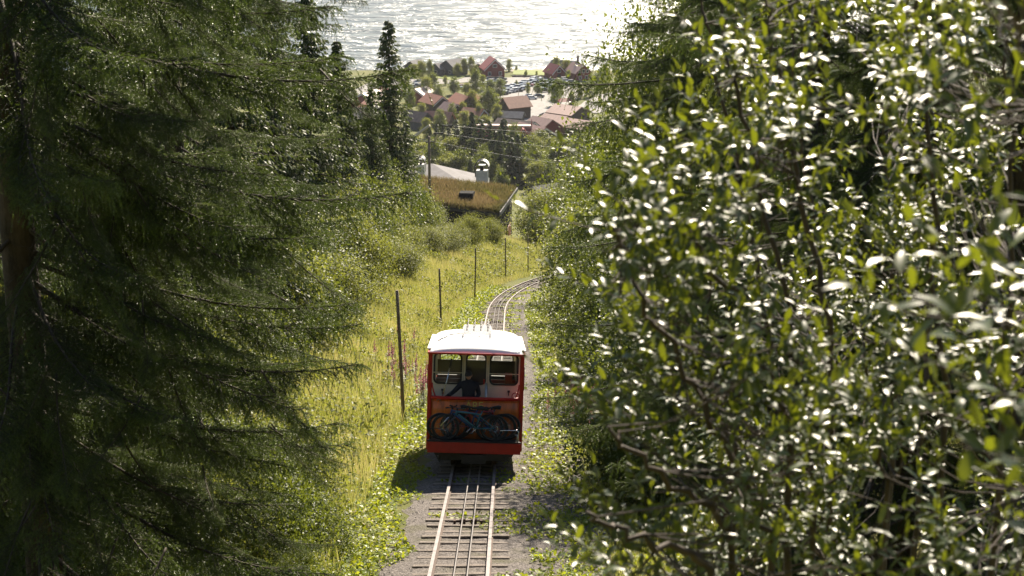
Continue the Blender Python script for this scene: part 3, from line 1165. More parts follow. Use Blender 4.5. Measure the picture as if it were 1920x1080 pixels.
D = rng.normal(size=(n, 3))
D[:, 2] = np.abs(D[:, 2]) * .4 + .1
N = rng.normal(size=(n, 3)) * .5 + np.array([0, 0, 1.0])
hh = rng.random(n) ** 2 * .2 + .01
hh = np.where(np.abs(d1) < 1.45, hh * .3, hh)
L = rng.uniform(.035, .1, n) * (1 + Y1 / 150)
V, F = diamond_leaves(np.stack([X1, Y1, Z1 + hh], -1), D, N, L, L * .62)
tn = np.clip(rng.normal(.5, .2, n) + .25 * mask_noise(X1, Y1, .8, 5), 0, 1)
tag(add('ground_weeds', make_mesh('ground_weeds', V, F, weed_m, tint=tn)), 'low yellow-green broad-leaved weeds along the track edges', 'weeds', kind='stuff')

# tall meadow grass left, some on the right
def grass(name, x, y, z, hmin, hmax, wd, mat, label, lean=.35, bias=0.0):
    n = len(x)
    h = rng.uniform(hmin, hmax, n)
    a = rng.random(n) * 6.283
    ln = rng.random(n) * lean
    tip = np.stack([np.cos(a) * ln * h, np.sin(a) * ln * h, h], -1)
    base = np.stack([x, y, z], -1)
    sd = np.stack([-np.sin(a + .8), np.cos(a + .8), np.zeros(n)], -1) * (wd * rng.uniform(.6, 1.4, n))[:, None] * .5
    V = np.empty((n, 4, 3))
    V[:, 0] = base - sd
    V[:, 1] = base + sd
    V[:, 2] = base + tip * .55 + np.array([0, 0, .06]) * h[:, None] + sd * .8
    V[:, 3] = base + tip
    tn = np.clip(rng.normal(.45 + bias, .24, n) + (.45 * mask_noise(x, y, .9, 2.2) if mat is turf_m else 0) + .4 * mask_noise(x, y, .5, 3) + .35 * mask_noise(x, y, 1.3, 8), 0, 1)
    return tag(add(name, make_mesh(name, V.reshape(-1, 3), np.arange(n * 4).reshape(n, 4), mat, tint=tn)), label, 'grass', kind='stuff')


X2, Y2, d2 = scatter(190000, 26, 172, -18, -1.7, 1.15)
nz = mask_noise(X2, Y2, .9, 4.0)
keep = (-d2 > 2.1 + .5 * nz + .25 * rng.random(len(d2)))
X2, Y2 = X2[keep], Y2[keep]
grass('meadow_grass', X2, Y2, H(X2, Y2), .2, .75, .014, grass_m, 'tall yellowing meadow grass on the left slope', bias=-.12)
X3, Y3, d3 = scatter(60000, 26, 165, 2.6, 12, 1.2)
grass('meadow_grass', X3, Y3, H(X3, Y3), .12, .5, .014, grass_m, 'grass under the bushes right of the track', bias=-.15)
# leafy herbs in the meadow
X4, Y4, d4 = scatter(110000, 27, 165, -16, -2.6, 1.1)
keep = mask_noise(X4, Y4, .7, 9.0) + .5 * mask_noise(X4, Y4, 2.1, 3.0) > .12
X4, Y4 = X4[keep], Y4[keep]
n = len(X4)
D = rng.normal(size=(n, 3)) + np.array([0, 0, .5])
N = rng.normal(size=(n, 3)) * .5 + np.array([0, 0, 1.0])
L = rng.uniform(.07, .17, n) * (1 + Y4 / 200)
V, F = diamond_leaves(np.stack([X4, Y4, H(X4, Y4) + rng.uniform(.1, .65, n)], -1), D, N, L, L * .4)
tag(add('meadow_herbs', make_mesh('meadow_herbs', V, F, sallow_m, tint=np.clip(rng.normal(.55, .25, n), 0, 1))), 'leafy green herbs among the meadow grass on the left slope', 'herbs', kind='stuff')

# fireweed
def fireweed_proto(seed):
    rg = np.random.default_rng(seed)
    st = MB().tube([(0, 0, 0), (.01, .02, .5), (.03, .02, 1.15)], [.008, .006, .002], 5)
    n = 46
    zz_ = rg.uniform(.1, .8, n)
    a = rg.random(n) * 6.28
    D = np.stack([np.cos(a), np.sin(a), np.full(n, .25)], -1)
    V, F = diamond_leaves(np.stack([.02 * zz_, .02 * zz_, zz_], -1), D, np.tile([0, 0, 1.0], (n, 1)) + D * -.2, np.full(n, .12), np.full(n, .022))
    lv = make_mesh('leaves', V, F, sallow_m, tint=rg.random(n))
    n = 60
    zz_ = rg.uniform(.72, 1.2, n)
    a = rg.random(n) * 6.28
    D = np.stack([np.cos(a), np.sin(a), np.full(n, .3)], -1)
    l = .055 * (1.35 - zz_) / .5
    V, F = diamond_leaves(np.stack([.03 * np.ones(n), .02 * np.ones(n), zz_], -1), D, rg.normal(size=(n, 3)), l, l * .8)
    fl = make_mesh('flower_spike', V, F, fire_m, tint=rg.random(n))
    return make_mesh('stem', st.v, st.f, twig_m), lv, fl


FW = [fireweed_proto(k) for k in range(2)]
fw_spots = []
for k in range(26):
    fw_spots.append((1085 + random.gauss(0, 16), 50.5 + random.gauss(0, 1.2), 'right'))
for k in range(22):
    fw_spots.append((1150 + random.gauss(0, 28), 46 + random.gauss(0, 1.4), 'right'))
for k in range(26):
    fw_spots.append((755 + random.gauss(0, 22), 62 + random.gauss(0, 3), 'left'))
for k in range(14):
    fw_spots.append((795 + random.gauss(0, 8), 54 + random.gauss(0, 2.0), 'left'))
for k, (px, d, side) in enumerate(fw_spots):
    b = at(px, 660, d)
    t = empty('fireweed_plant', b, (random.uniform(-.1, .1), random.uniform(-.1, .1), random.uniform(0, 6.28)),
              'pink-flowered fireweed growing under the dark bush right of the red car' if side == 'right' else 'fading pink fireweed in the meadow left of the red car', 'flower',
              'fireweed right of the car' if side == 'right' else 'fireweed left of the car')
    s = random.uniform(.8, 1.25)
    t.scale = (s, s, s)
    for nm, me in zip(('stem', 'leaves', 'flower_spike'), FW[k % 2]):
        add(nm, me, t)

# ------------------------------------------------------------------ wooden poles along the track
for k, (px, pyb, pyt, lab) in enumerate([
        (757, 797, 546, 'nearest thin wooden pole left of the red car'),
        (827, 619, 507, 'second thin pole, standing just behind the roof of the car'),
        (890, 562, 466, 'third thin pole beside the start of the bend'),
        (948, 530, 448, 'fourth thin pole in front of the balcony of the hut'),
        (990, 517, 443, 'farthest thin pole near the end of the rails')]):
    b = hit(px, pyb)
    _, _, d = proj(np.array([b]))
    h = (pyb - pyt) / FPX * float(d[0]) / CP
    m = MB()
    r0 = .052 if k == 0 else .05
    m.tube([(0, 0, -.3), (.004, 0, h * .4), (-.004, 0, h * .8), (-.01, 0, h)], [r0 * 1.1, r0, r0 * .95, r0 * .9], 10)
    o = m.build('wooden_pole', pole_m, None, True)
    o.location = b
    o.rotation_euler = (0, R((-1.6, -.8, 1.6, 0, 0)[k]), 0)
    tag(o, lab, 'pole', 'poles left of the track')

# ------------------------------------------------------------------ the funicular car
CAR_Y = 37.7
car = empty('funicular_car', (float(track_x(CAR_Y)), CAR_Y, float(rail_z(CAR_Y))), (-R(13.0), R(1.9), R(0.6)),
            'red funicular car with white roof and cream window wall descending the track', 'funicular car')
car.scale = (.985, .985, .96)
bpy.context.view_layer.update()
CM = car.matrix_world.copy()


def rr(w, h, r, n=5):
    """rounded rectangle outline, counter-clockwise"""
    pts = []
    for cx, cz, a0 in ((w / 2 - r, h / 2 - r, 0), (-w / 2 + r, h / 2 - r, 90), (-w / 2 + r, -h / 2 + r, 180), (w / 2 - r, -h / 2 + r, 270)):
        for k in range(n + 1):
            a = R(a0 + 90 * k / n)
            pts.append((cx + r * math.cos(a), cz + r * math.sin(a)))
    return pts


def holed_panel(x0, x1, z0, z1, cx, cz, w, h, r, y, th):
    """panel in the XZ plane with a rounded opening"""
    inner = [(cx + a, cz + b) for a, b in rr(w, h, r)]
    outer = []
    for (a, b) in inner:
        dx, dz = a - cx, b - cz
        t = min(((x1 - cx) if dx > 0 else (x0 - cx)) / dx if abs(dx) > 1e-6 else 1e9, ((z1 - cz) if dz > 0 else (z0 - cz)) / dz if abs(dz) > 1e-6 else 1e9)
        outer.append([cx + dx * t, cz + dz * t])
    for c in ((x0, z0), (x1, z0), (x1, z1), (x0, z1)):
        j = min(range(len(outer)), key=lambda i: (outer[i][0] - c[0]) ** 2 + (outer[i][1] - c[1]) ** 2)
        outer[j] = list(c)
    n = len(inner)
    v = [(a, y, b) for a, b in inner] + [(a, y, b) for a, b in outer] + [(a, y + th, b) for a, b in inner] + [(a, y + th, b) for a, b in outer]
    f = []
    for i in range(n):
        j = (i + 1) % n
        f.append((i, n + i, n + j, j))
        f.append((2 * n + i, 2 * n + j, 3 * n + j, 3 * n + i))
        f.append((i, j, 2 * n + j, 2 * n + i))
        f.append((n + i, 3 * n + i, 3 * n + j, n + j))
    return v, f


def gasket(cx, cz, w, h, r, y, t, dep):
    a = [(cx + p, cz + q) for p, q in rr(w + 2 * t, h + 2 * t, r + t)]
    b = [(cx + p, cz + q) for p, q in rr(w, h, r)]
    n = len(a)
    v = [(p, y, q) for p, q in a] + [(p, y, q) for p, q in b] + [(p, y + dep, q) for p, q in a] + [(p, y + dep, q) for p, q in b]
    f = []
    for i in range(n):
        j = (i + 1) % n
        f += [(i, j, n + j, n + i), (n + i, n + j, 3 * n + j, 3 * n + i), (j, i, 2 * n + i, 2 * n + j), (2 * n + j, 2 * n + i, 3 * n + i, 3 * n + j)]
    return v, f


W2 = 1.12
# underframe, wheels
MB().box(-.85, .85, .15, 5.7, .26, .46).box(-.3, .3, .02, .2, .2, .42).build('underframe', black_steel, car, bevel=.01)
for yy_ in (1.3, 4.6):
    for s in (-.5, .5):
        m = MB()
        m.tube([(s - .06, yy_, .3), (s - .055, yy_, .3), (s + .06, yy_, .3)], [.34, .34, .3], 20)
        m.build('wheel', rail_side, car)
    MB().box(-.95, .95, yy_ - .3, yy_ + .3, .24, .44).build('axle_frame', black_steel, car, bevel=.02)
for s in (-1, 1):
    MB().tube([(s * .95, .12, .46), (s * .82, .12, .22), (s * .7, .12, .46)], .02, 6).build('step_bracket', black_steel, car)
# front ledge for bicycles and its red apron
MB().box(-W2 + .02, W2 - .02, 0.0, .6, .62, .74).build('ledge', black_steel, car, bevel=.012)
MB().box(-W2, W2, -.03, .0, .46, .73).build('apron', red_paint, car, bevel=.012)
MB().box(-W2 - .01, W2 + .01, -.045, -.005, .735, .775).build('ledge_rim', black_rubber, car, bevel=.01)
# curved front panel
V, F2 = [], []
NX = 28
for k, z in enumerate((.75, 1.05, 1.4, 1.72)):
    for i in range(NX + 1):
        u = -1 + 2 * i / NX
        V.append((u * W2, .52 + .16 * abs(u) ** 5, z))
for k in range(3):
    for i in range(NX):
        F2.append((k * (NX + 1) + i, k * (NX + 1) + i + 1, (k + 1) * (NX + 1) + i + 1, (k + 1) * (NX + 1) + i))
fp = add('front_panel', make_mesh('front_panel', V, F2, orange_paint, smooth=True), car)
so = fp.modifiers.new('thick', 'SOLIDIFY')
so.thickness = .035
so.offset = -1
MB().tube([(u * (W2 + .005), .52 + .16 * abs(u) ** 5, 1.755) for u in np.linspace(-1, 1, 25)], .045, 8).build('top_rail', red_paint, car, True)
MB().box(-W2 + .02, W2 - .02, .56, 1.22, .68, .75).build('balcony_floor', black_steel, car)
for s in (-1, 1):
    MB().box(s * W2 - .05, s * W2 + .05, .6, .72, .44, 2.9).build('corner_post', red_paint, car, bevel=.02)
    MB().box(s * W2 - .03, s * W2 + .03, .72, 1.24, .44, 1.76).build('balcony_side', red_paint, car, bevel=.01)
    MB().tube([(s * .98, .62, 1.79), (s * 1.02, .6, 1.9), (s * 1.05, .6, 2.02), (s * 1.06, .62, 2.12)], .018, 6).build('grab_handle', red_paint, car, True)
# lettering
fc = bpy.data.curves.new('lettering', 'FONT')
fc.body = 'ÅRE'
fc.size = .24
fc.extrude = .004
fc.align_x = 'CENTER'
fo = bpy.data.objects.new('lettering_tmp', fc)
COL.objects.link(fo)
bpy.context.view_layer.update()
me = bpy.data.meshes.new_from_object(fo.evaluated_get(bpy.context.evaluated_depsgraph_get()))
bpy.data.objects.remove(fo)
me.materials.clear()
me.materials.append(gold_paint)
o = add('lettering', me, car, (-.02, .512, 1.49), (R(90), 0, 0), (1.05, 1.15, 1))
tag(o, 'gold capital letters ÅRE')
# cream window wall with three windows
WY = 1.2
cells = [(-1.08, -.31, -.7, .67), (-.31, .29, 0.0, .48), (.29, 1.08, .69, .68)]
for k, (x0, x1, cx, w) in enumerate(cells):
    v, f = holed_panel(x0 + .003, x1 - .003, 1.98, 2.9, cx, 2.43, w, .76, .11, WY, .05)
    MB().raw(v, f).build('wall_panel', cream_paint, car)
    v, f = gasket(cx, 2.43, w - .05, .71, .09, WY - .015, .045, .04)
    g_ = MB().raw(v, f).build('window', black_rubber, car)
    pts = [(cx + a, WY + .012, 2.43 + b) for a, b in rr(w - .02, .73, .09)]
    add('pane', make_mesh('pane', pts, [tuple(range(len(pts)))], glass_m), g_)
    MB().box(x0 + .004, x1 - .004, WY, WY + .05, .75, 1.975).build('lower_wall_panel', cream_paint, car, bevel=.004)
    if k != 1:
        MB().tube([(x0 + .02, WY - .07, 2.33), (x1 - .02, WY - .07, 2.33)], .011, 6).build('window_bar', cream_paint, car)
MB().box(-.3, -.27, WY - .02, WY, .78, 2.88).box(.25, .28, WY - .02, WY, .78, 2.88).build('door_frame', cream_paint, car)
MB().tube([(.2, WY - .05, 2.06), (.2, WY - .05, 2.18)], .02, 6).build('door_handle', red_paint, car)
for x in (-.82, .82):
    MB().box(x - .03, x + .03, WY - .04, WY, 1.86, 1.91).box(x - .012, x + .012, WY - .035, WY, 1.78, 1.86).build('bracket', black_steel, car)
MB().tube([(.28, .6, 1.35), (.26, .62, 1.75), (.25, .66, 2.15)], .03, 8).build('lever_column', grey_steel, car, True)
MB().tube([(-.82, .62, 1.72), (-.72, .64, 2.1), (-.64, .68, 2.52)], .013, 6).build('long_lever', chrome, car, True)
MB().tube([(-.64, .68, 2.52), (-.6, .7, 2.72)], .028, 6).build('lever_grip', black_rubber, car, True)
MB().ring((.98, .62, 1.83), .09, .012, 18, 6, 'Y').build('handwheel', red_paint, car, True)
# side walls
for s in (-1, 1):
    xw = s * (W2 - .03)
    MB().box(xw - .03, xw + .03, WY + .06, 5.75, .44, 1.8).build('side_wall', red_paint, car, bevel=.008)
    MB().box(xw - .03, xw + .03, WY + .06, 5.75, 2.72, 2.88).build('side_cornice', red_paint, car)
    for yy_ in (WY + .06, 2.3, 3.42, 4.54, 5.6):
        MB().box(xw - .03, xw + .03, yy_, yy_ + .14, 1.8, 2.72).build('window_post', cream_paint, car)
    for y0, y1 in ((1.4, 2.3), (2.44, 3.42), (3.56, 4.54), (4.68, 5.6)):
        add('side_pane', make_mesh('side_pane', [(xw, y0, 1.8), (xw, y1, 1.8), (xw, y1, 2.72), (xw, y0, 2.72)], np.array([[0, 1, 2, 3]]), glass_m), car)
# rear wall
brownish = paint('dim_cabin_wood', (0.035, 0.02, 0.012), .4, .2, 4)  # brown darkened so the cabin's dim interior is put into wall and seat colour
MB().box(-1.06, 1.06, 5.76, 5.8, .44, 2.22).box(-1.06, 1.06, 5.76, 5.8, 2.74, 2.88).build('rear_wall', brownish, car)
for x in (-1.06, -.38, .3, .98):
    MB().box(x, x + .09, 5.76, 5.8, 2.22, 2.74).build('rear_post', cream_paint, car)
MB().box(-1.05, 1.05, 1.26, 5.75, .6, .68).build('floor', black_steel, car)
for yy_ in (1.9, 2.9, 3.9, 4.9):
    for x in (-.68, .66):
        m = MB().box(x - .38, x + .38, yy_, yy_ + .4, 1.05, 1.15).box(x - .38, x + .38, yy_ + .36, yy_ + .44, 1.15, 1.85)
        m.build('bench_seat', brownish if yy_ != 3.9 or x < 0 else red_paint, car, bevel=.02)
MB().box(.72, .9, 1.5, 1.62, 1.9, 2.32).build('red_partition', red_paint, car, bevel=.02)
# roof
V, F2 = [], []
NU, NV = 24, 30
y0, y1 = .42, 6.0
for j in range(NV + 1):
    f = j / NV
    y_ = y0 + (y1 - y0) * f
    g0 = min(1, (y_ - y0) / .62)
    g1 = min(1, (y1 - y_) / .5)
    gz_ = math.sqrt(max(0, 1 - (1 - g0) ** 2)) * math.sqrt(max(0, 1 - (1 - g1) ** 2))
    for i in range(NU + 1):
        u = -1 + 2 * i / NU
        arch = (1 - abs(u) ** 2.6)
        side = .1 * (1 - abs(u) ** 12)
        V.append((u * (W2 + .05), y_ + .0, 2.88 + gz_ * (.13 * arch + side)))
for j in range(NV):
    for i in range(NU):
        a = j * (NU + 1) + i
        F2.append((a, a + 1, a + NU + 2, a + NU + 1))
rf = add('roof', make_mesh('roof', V, F2, white_roof, smooth=True), car)
so = rf.modifiers.new('thick', 'SOLIDIFY')
so.thickness = .03
MB().box(-W2 - .055, W2 + .055, .405, .43, 2.855, 2.905).build('roof_edge', red_paint, car, bevel=.006)
for s in (-1, 1):
    MB().box(s * (W2 + .05) - .012, s * (W2 + .05) + .012, .43, 6.0, 2.86, 2.9).build('gutter', red_paint, car)
    MB().box(s * (W2 + .04) - .05, s * (W2 + .04) + .05, 1.0, 5.3, 2.925, 2.955).build('gutter_strip', white_roof, car)
    MB().box(s * (W2 + .06) - .025, s * (W2 + .06) + .025, 1.35, 1.45, 1.9, 2.5).build('mirror_post', black_rubber, car, bevel=.01)
# roof seams
for yy_ in (1.25, 2.05, 3.0, 3.95, 4.9):
    MB().tube([(u * (W2 + .03), yy_, 2.89 + .13 * (1 - abs(u) ** 2.6) + .1 * (1 - abs(u) ** 12)) for u in np.linspace(-.97, .97, 15)], .01, 4).build('roof_seam', white_roof, rf)
# roof rack
rack = MB().box(-.37, -.33, 2.2, 5.4, 3.17, 3.22).box(.33, .37, 2.2, 5.4, 3.17, 3.22).build('roof_rack', white_roof, rf)
for k in range(9):
    MB().box(-.36, .36, 2.24 + k * .38, 2.3 + k * .38, 3.222, 3.25).build('rack_slat', white_roof, car)
for x in (-.27, -.09, .09, .27):
    for yy_ in (3.3, 4.3, 5.2):
        MB().tube([(x, yy_ - .2, 3.25), (x, yy_ - .12, 3.3), (x + .01, yy_, 3.32), (x + .03, yy_ + .06, 3.42)], .014, 6).build('rack_hook', black_steel, car, True)
MB().tube([(-.36, 3.1, 3.19), (-.7, 2.7, 3.16), (-.98, 2.2, 3.04)], .012, 6).build('roof_cable', black_steel, car, True)
# side handrail at the ledge
MB().tube([(.62, .05, 1.04), (1.02, .05, 1.05), (1.06, .05, 1.02), (1.06, .05, .78)], .016, 6).tube([(.98, -.02, .95), (1.03, -.02, .95), (1.03, -.02, .74)], .014, 6).build('handrail', chrome, car, True)
MB().tube([(-1.06, .05, .78), (-1.06, .05, 1.05), (-.8, .05, 1.06)], .016, 6).build('handrail', black_steel, car, True)

# ------------------------------------------------------------------ the conductor on the balcony
def figure(name, joints, bonds, radii, mat, parent, root=0):
    me_ = bpy.data.meshes.new(name)
    me_.from_pydata(joints, bonds, [])
    me_.materials.append(mat)
    o_ = bpy.data.objects.new(name, me_)
    link(o_, parent)
    sk = o_.modifiers.new('skin', 'SKIN')
    sk.use_smooth_shade = True
    for i_, r_ in enumerate(radii):
        me_.skin_vertices[0].data[i_].radius = r_ if hasattr(r_, '__len__') else (r_, r_)
    me_.skin_vertices[0].data[root].use_root = True
    ss = o_.modifiers.new('sub', 'SUBSURF')
    ss.levels = ss.render_levels = 2
    return o_


per = empty('person', (0, 0, 0), label='person in dark jacket and cap on the front balcony, reaching to the side lever', cat='person')
per.matrix_world = CM @ Matrix.Translation((-.17, .86, .75))
J = [(0, 0, .9), (0, -.03, 1.1), (0, -.06, 1.32), (0, -.07, 1.42), (0, -.09, 1.48),
     (-.19, -.05, 1.33), (-.36, -.1, 1.14), (-.56, -.2, 1.0), (-.63, -.24, .97),
     (.19, -.05, 1.33), (.26, -.02, 1.08), (.16, -.2, .97), (.1, -.26, .97),
     (-.1, 0, .86), (-.12, -.02, .48), (-.13, .02, .08), (-.13, -.12, .03),
     (.1, 0, .86), (.12, -.02, .48), (.13, .02, .08), (.13, -.12, .03)]
B_ = [(0, 1), (1, 2), (2, 3), (3, 4), (2, 5), (5, 6), (6, 7), (7, 8), (2, 9), (9, 10), (10, 11), (11, 12), (0, 13), (13, 14), (14, 15), (15, 16), (0, 17), (17, 18), (18, 19), (19, 20)]
RR = [(.16, .12), (.16, .12), (.19, .13), (.07, .07), (.06, .06), (.08, .08), (.06, .06), (.045, .045), (.04, .03), (.08, .08), (.06, .06), (.045, .045), (.04, .03),
      (.1, .1), (.075, .075), (.05, .05), (.045, .04), (.1, .1), (.075, .075), (.05, .05), (.045, .04)]
figure('body', J, B_, RR, cloth_m, per)
bm = bmesh.new()
bmesh.ops.create_uvsphere(bm, u_segments=20, v_segments=14, radius=1)
for v in bm.verts:
    x, y_, z = v.co
    v.co = Vector((x * .078 * (1 - .18 * max(0, -z)), y_ * .098 * (1 - .1 * max(0, -z)), z * .118))
    if y_ < -.75 and abs(x) < .28 and -.25 < z < .15:
        v.co.y -= .018
    if y_ < -.6 and .0 < z < .25 and abs(x) > .25:
        v.co.y += .008
me = bpy.data.meshes.new('head')
bm.to_mesh(me)
bm.free()
me.materials.append(skin_m)
me.polygons.foreach_set('use_smooth', np.ones(len(me.polygons), bool))
hd = add('head', me, per, (-.01, -.13, 1.57), (R(14), 0, R(-14)))
bm = bmesh.new()
bmesh.ops.create_uvsphere(bm, u_segments=20, v_segments=14, radius=1)
bmesh.ops.delete(bm, geom=[v for v in bm.verts if v.co.z < .0 and v.co.y < -.1 or v.co.z < -.45], context='VERTS')
for v in bm.verts:
    v.co = Vector((v.co.x * .088, v.co.y * .108, v.co.z * .128 + .004))
me = bpy.data.meshes.new('cap')
bm.to_mesh(me)
bm.free()
me.materials.append(hair_m)
cp = add('cap', me, hd)
MB().tube([(-.07, -.06, .03), (-.05, -.14, .025), (0, -.165, .025), (.05, -.14, .025), (.07, -.06, .03)], .01, 6).build('peak', hair_m, cp)
for s in (-1, 1):
    MB().ring((s * .08, .005, -.005), .02, .008, 12, 6, 'X').build('ear', skin_m, hd, True)
    MB().tube([(s * .03, -.088, .012), (s * .03, -.093, .012)], .008, 8).build('eye', black_rubber, hd)
for (hx, hy, hz, dr) in ((-.65, -.25, .965, -1), (.08, -.28, .965, -1)):
    m = MB().tube([(hx + .02, hy + .01, hz), (hx - .02, hy - .01, hz), (hx - .06, hy - .03, hz - .005)], [.03, .038, .034], 8)
    hnd = m.build('hand', skin_m, per, True)
    for q in range(4):
        a = (q - 1.5) * .017
        ln = (.07, .08, .076, .06)[q]
        MB().tube([(hx - .055, hy - .03 + a, hz), (hx - .055 - ln * .6, hy - .05 + a, hz - .008), (hx - .055 - ln * .8, hy - .055 + a, hz - .04)], [.009, .008, .007], 6).build('finger', skin_m, hnd, True)
    MB().tube([(hx, hy - .035, hz), (hx - .03, hy - .07, hz - .01), (hx - .05, hy - .08, hz - .03)], [.011, .01, .008], 6).build('thumb', skin_m, hnd, True)

# ------------------------------------------------------------------ bicycles on the ledge
blue_paint = paint('blue_frame', (0.012, 0.06, 0.22), 0.3, .1, 5, coat=.4)
teal_paint = paint('teal_frame', (0.03, 0.17, 0.22), 0.3, .1, 5, coat=.4)
black_paint = paint('black_frame', (0.02, 0.02, 0.022), 0.3, .1, 5, coat=.4)
redf_paint = paint('red_frame', (0.4, 0.02, 0.03), 0.3, .1, 5, coat=.4)


def bicycle(x, y, flip, mat, label, turn=0.0, lean=0.0):
    t = empty('mountain_bike', label=label, cat='bicycle', group='bicycles on the front ledge')
    t.matrix_world = CM @ Matrix.Translation((x, y, .745)) @ Matrix.Rotation(lean, 4, 'X') @ Matrix.Scale(flip * 1.0, 4, (1, 0, 0)) @ Matrix.Scale(.97, 4, (0, 0, 1))
    WR = .345
    rear, front, bb = (-.58, 0, WR), (.6, 0, WR), (-.14, 0, .33)
    seat_t, head_b, head_t = (-.28, 0, .78), (.36, 0, .66), (.33, 0, .78)
    for c, nm in ((rear, 'wheel'), (front, 'wheel')):
        w = MB().ring(c, WR - .028, .028, 30, 8).build(nm, black_rubber, t, True)
        MB().ring(c, WR - .065, .012, 28, 6).build('rim', black_steel, w, True)
        m = MB()
        for k in range(16):
            a = k * math.pi / 8
            m.tube([(c[0], .02 * (-1) ** k, c[2]), (c[0] + (WR - .07) * math.cos(a), 0, c[2] + (WR - .07) * math.sin(a))], .0018, 3, False)
        m.build('spokes', grey_steel, w)
        MB().tube([(c[0], -.05, c[2]), (c[0], .05, c[2])], .03, 8).build('hub', black_steel, w)
        MB().ring((c[0], -.03, c[2]), .08, .006, 18, 5).build('brake_disc', chrome, w)
    MB().tube([bb, (.3, 0, .68)], .028, 8).tube([seat_t, (-.2, 0, .6), bb], .02, 8).tube([(-.24, 0, .68), (.02, 0, .72), (.34, 0, .75)], .024, 8).tube([head_b, head_t], .028, 8).build('frame', mat, t, True)
    MB().tube([(bb[0], -.03, bb[2]), (rear[0], -.05, rear[2])], .012, 6).tube([(bb[0], .03, bb[2]), (rear[0], .05, rear[2])], .012, 6).tube([(-.22, -.02, .64), (rear[0], -.05, rear[2])], .01, 6).tube([(-.22, .02, .64), (rear[0], .05, rear[2])], .01, 6).build('rear_stays', mat, t, True)
    MB().tube([(.37, -.05, .63), (front[0], -.06, front[2])], [.022, .017], 8).tube([(.37, .05, .63), (front[0], .06, front[2])], [.022, .017], 8).tube([(.37, -.06, .63), (.37, .06, .63)], .02, 6).build('fork', chrome if mat is blue_paint else black_paint, t, True)
    MB().tube([seat_t, (-.3, 0, .82)], .014, 8).build('seat_post', black_steel, t)
    MB().tube([(-.43, 0, .83), (-.37, 0, .845), (-.24, 0, .835), (-.15, 0, .825)], [.045, .055, .03, .016], 8).build('saddle', black_rubber, t, True)
    c, s = math.cos(turn), math.sin(turn)
    hb = MB().tube([(.33 + s * -.36, -.36 * c, .86), (.32 + s * -.1, -.1 * c, .84), (.32 + s * .1, .1 * c, .84), (.33 + s * .36, .36 * c, .86)], .014, 8).tube([(.33, 0, .78), (.32, 0, .84)], .022, 8).build('handlebar', black_steel, t, True)
    for q in (-1, 1):
        MB().tube([(.33 + s * .25 * q, .25 * c * q, .856), (.33 + s * .37 * q, .37 * c * q, .861)], .02, 8).build('grip', black_rubber, hb)
    MB().ring((bb[0], -.045, bb[2]), .09, .007, 20, 5).build('chainring', black_steel, t)
    MB().tube([(bb[0], -.06, bb[2]), (bb[0] + .12, -.07, bb[2] - .12)], .012, 6).tube([(bb[0], .06, bb[2]), (bb[0] - .12, .07, bb[2] + .12)], .012, 6).build('crank', chrome, t)
    for q in (1, -1):
        MB().box(bb[0] + q * .12 - .05, bb[0] + q * .12 + .05, -q * .09 - .045, -q * .09 + .045, bb[2] - q * .12 - .01, bb[2] - q * .12 + .01).build('pedal', black_steel, t)
    return t


bicycle(-.1, .12, -1, teal_paint, 'teal mountain bike nearest on the front ledge of the car', turn=.5)
bicycle(-.22, .28, -1, blue_paint, 'blue mountain bike behind the teal one, its handlebar raised highest', turn=-.4)
bicycle(.2, .47, -1, black_paint, 'black bike furthest back on the ledge, right of the others', turn=.3)
bicycle(.08, .4, 1, redf_paint, 'dark bike with red frame leaning closest to the car front', turn=.2)

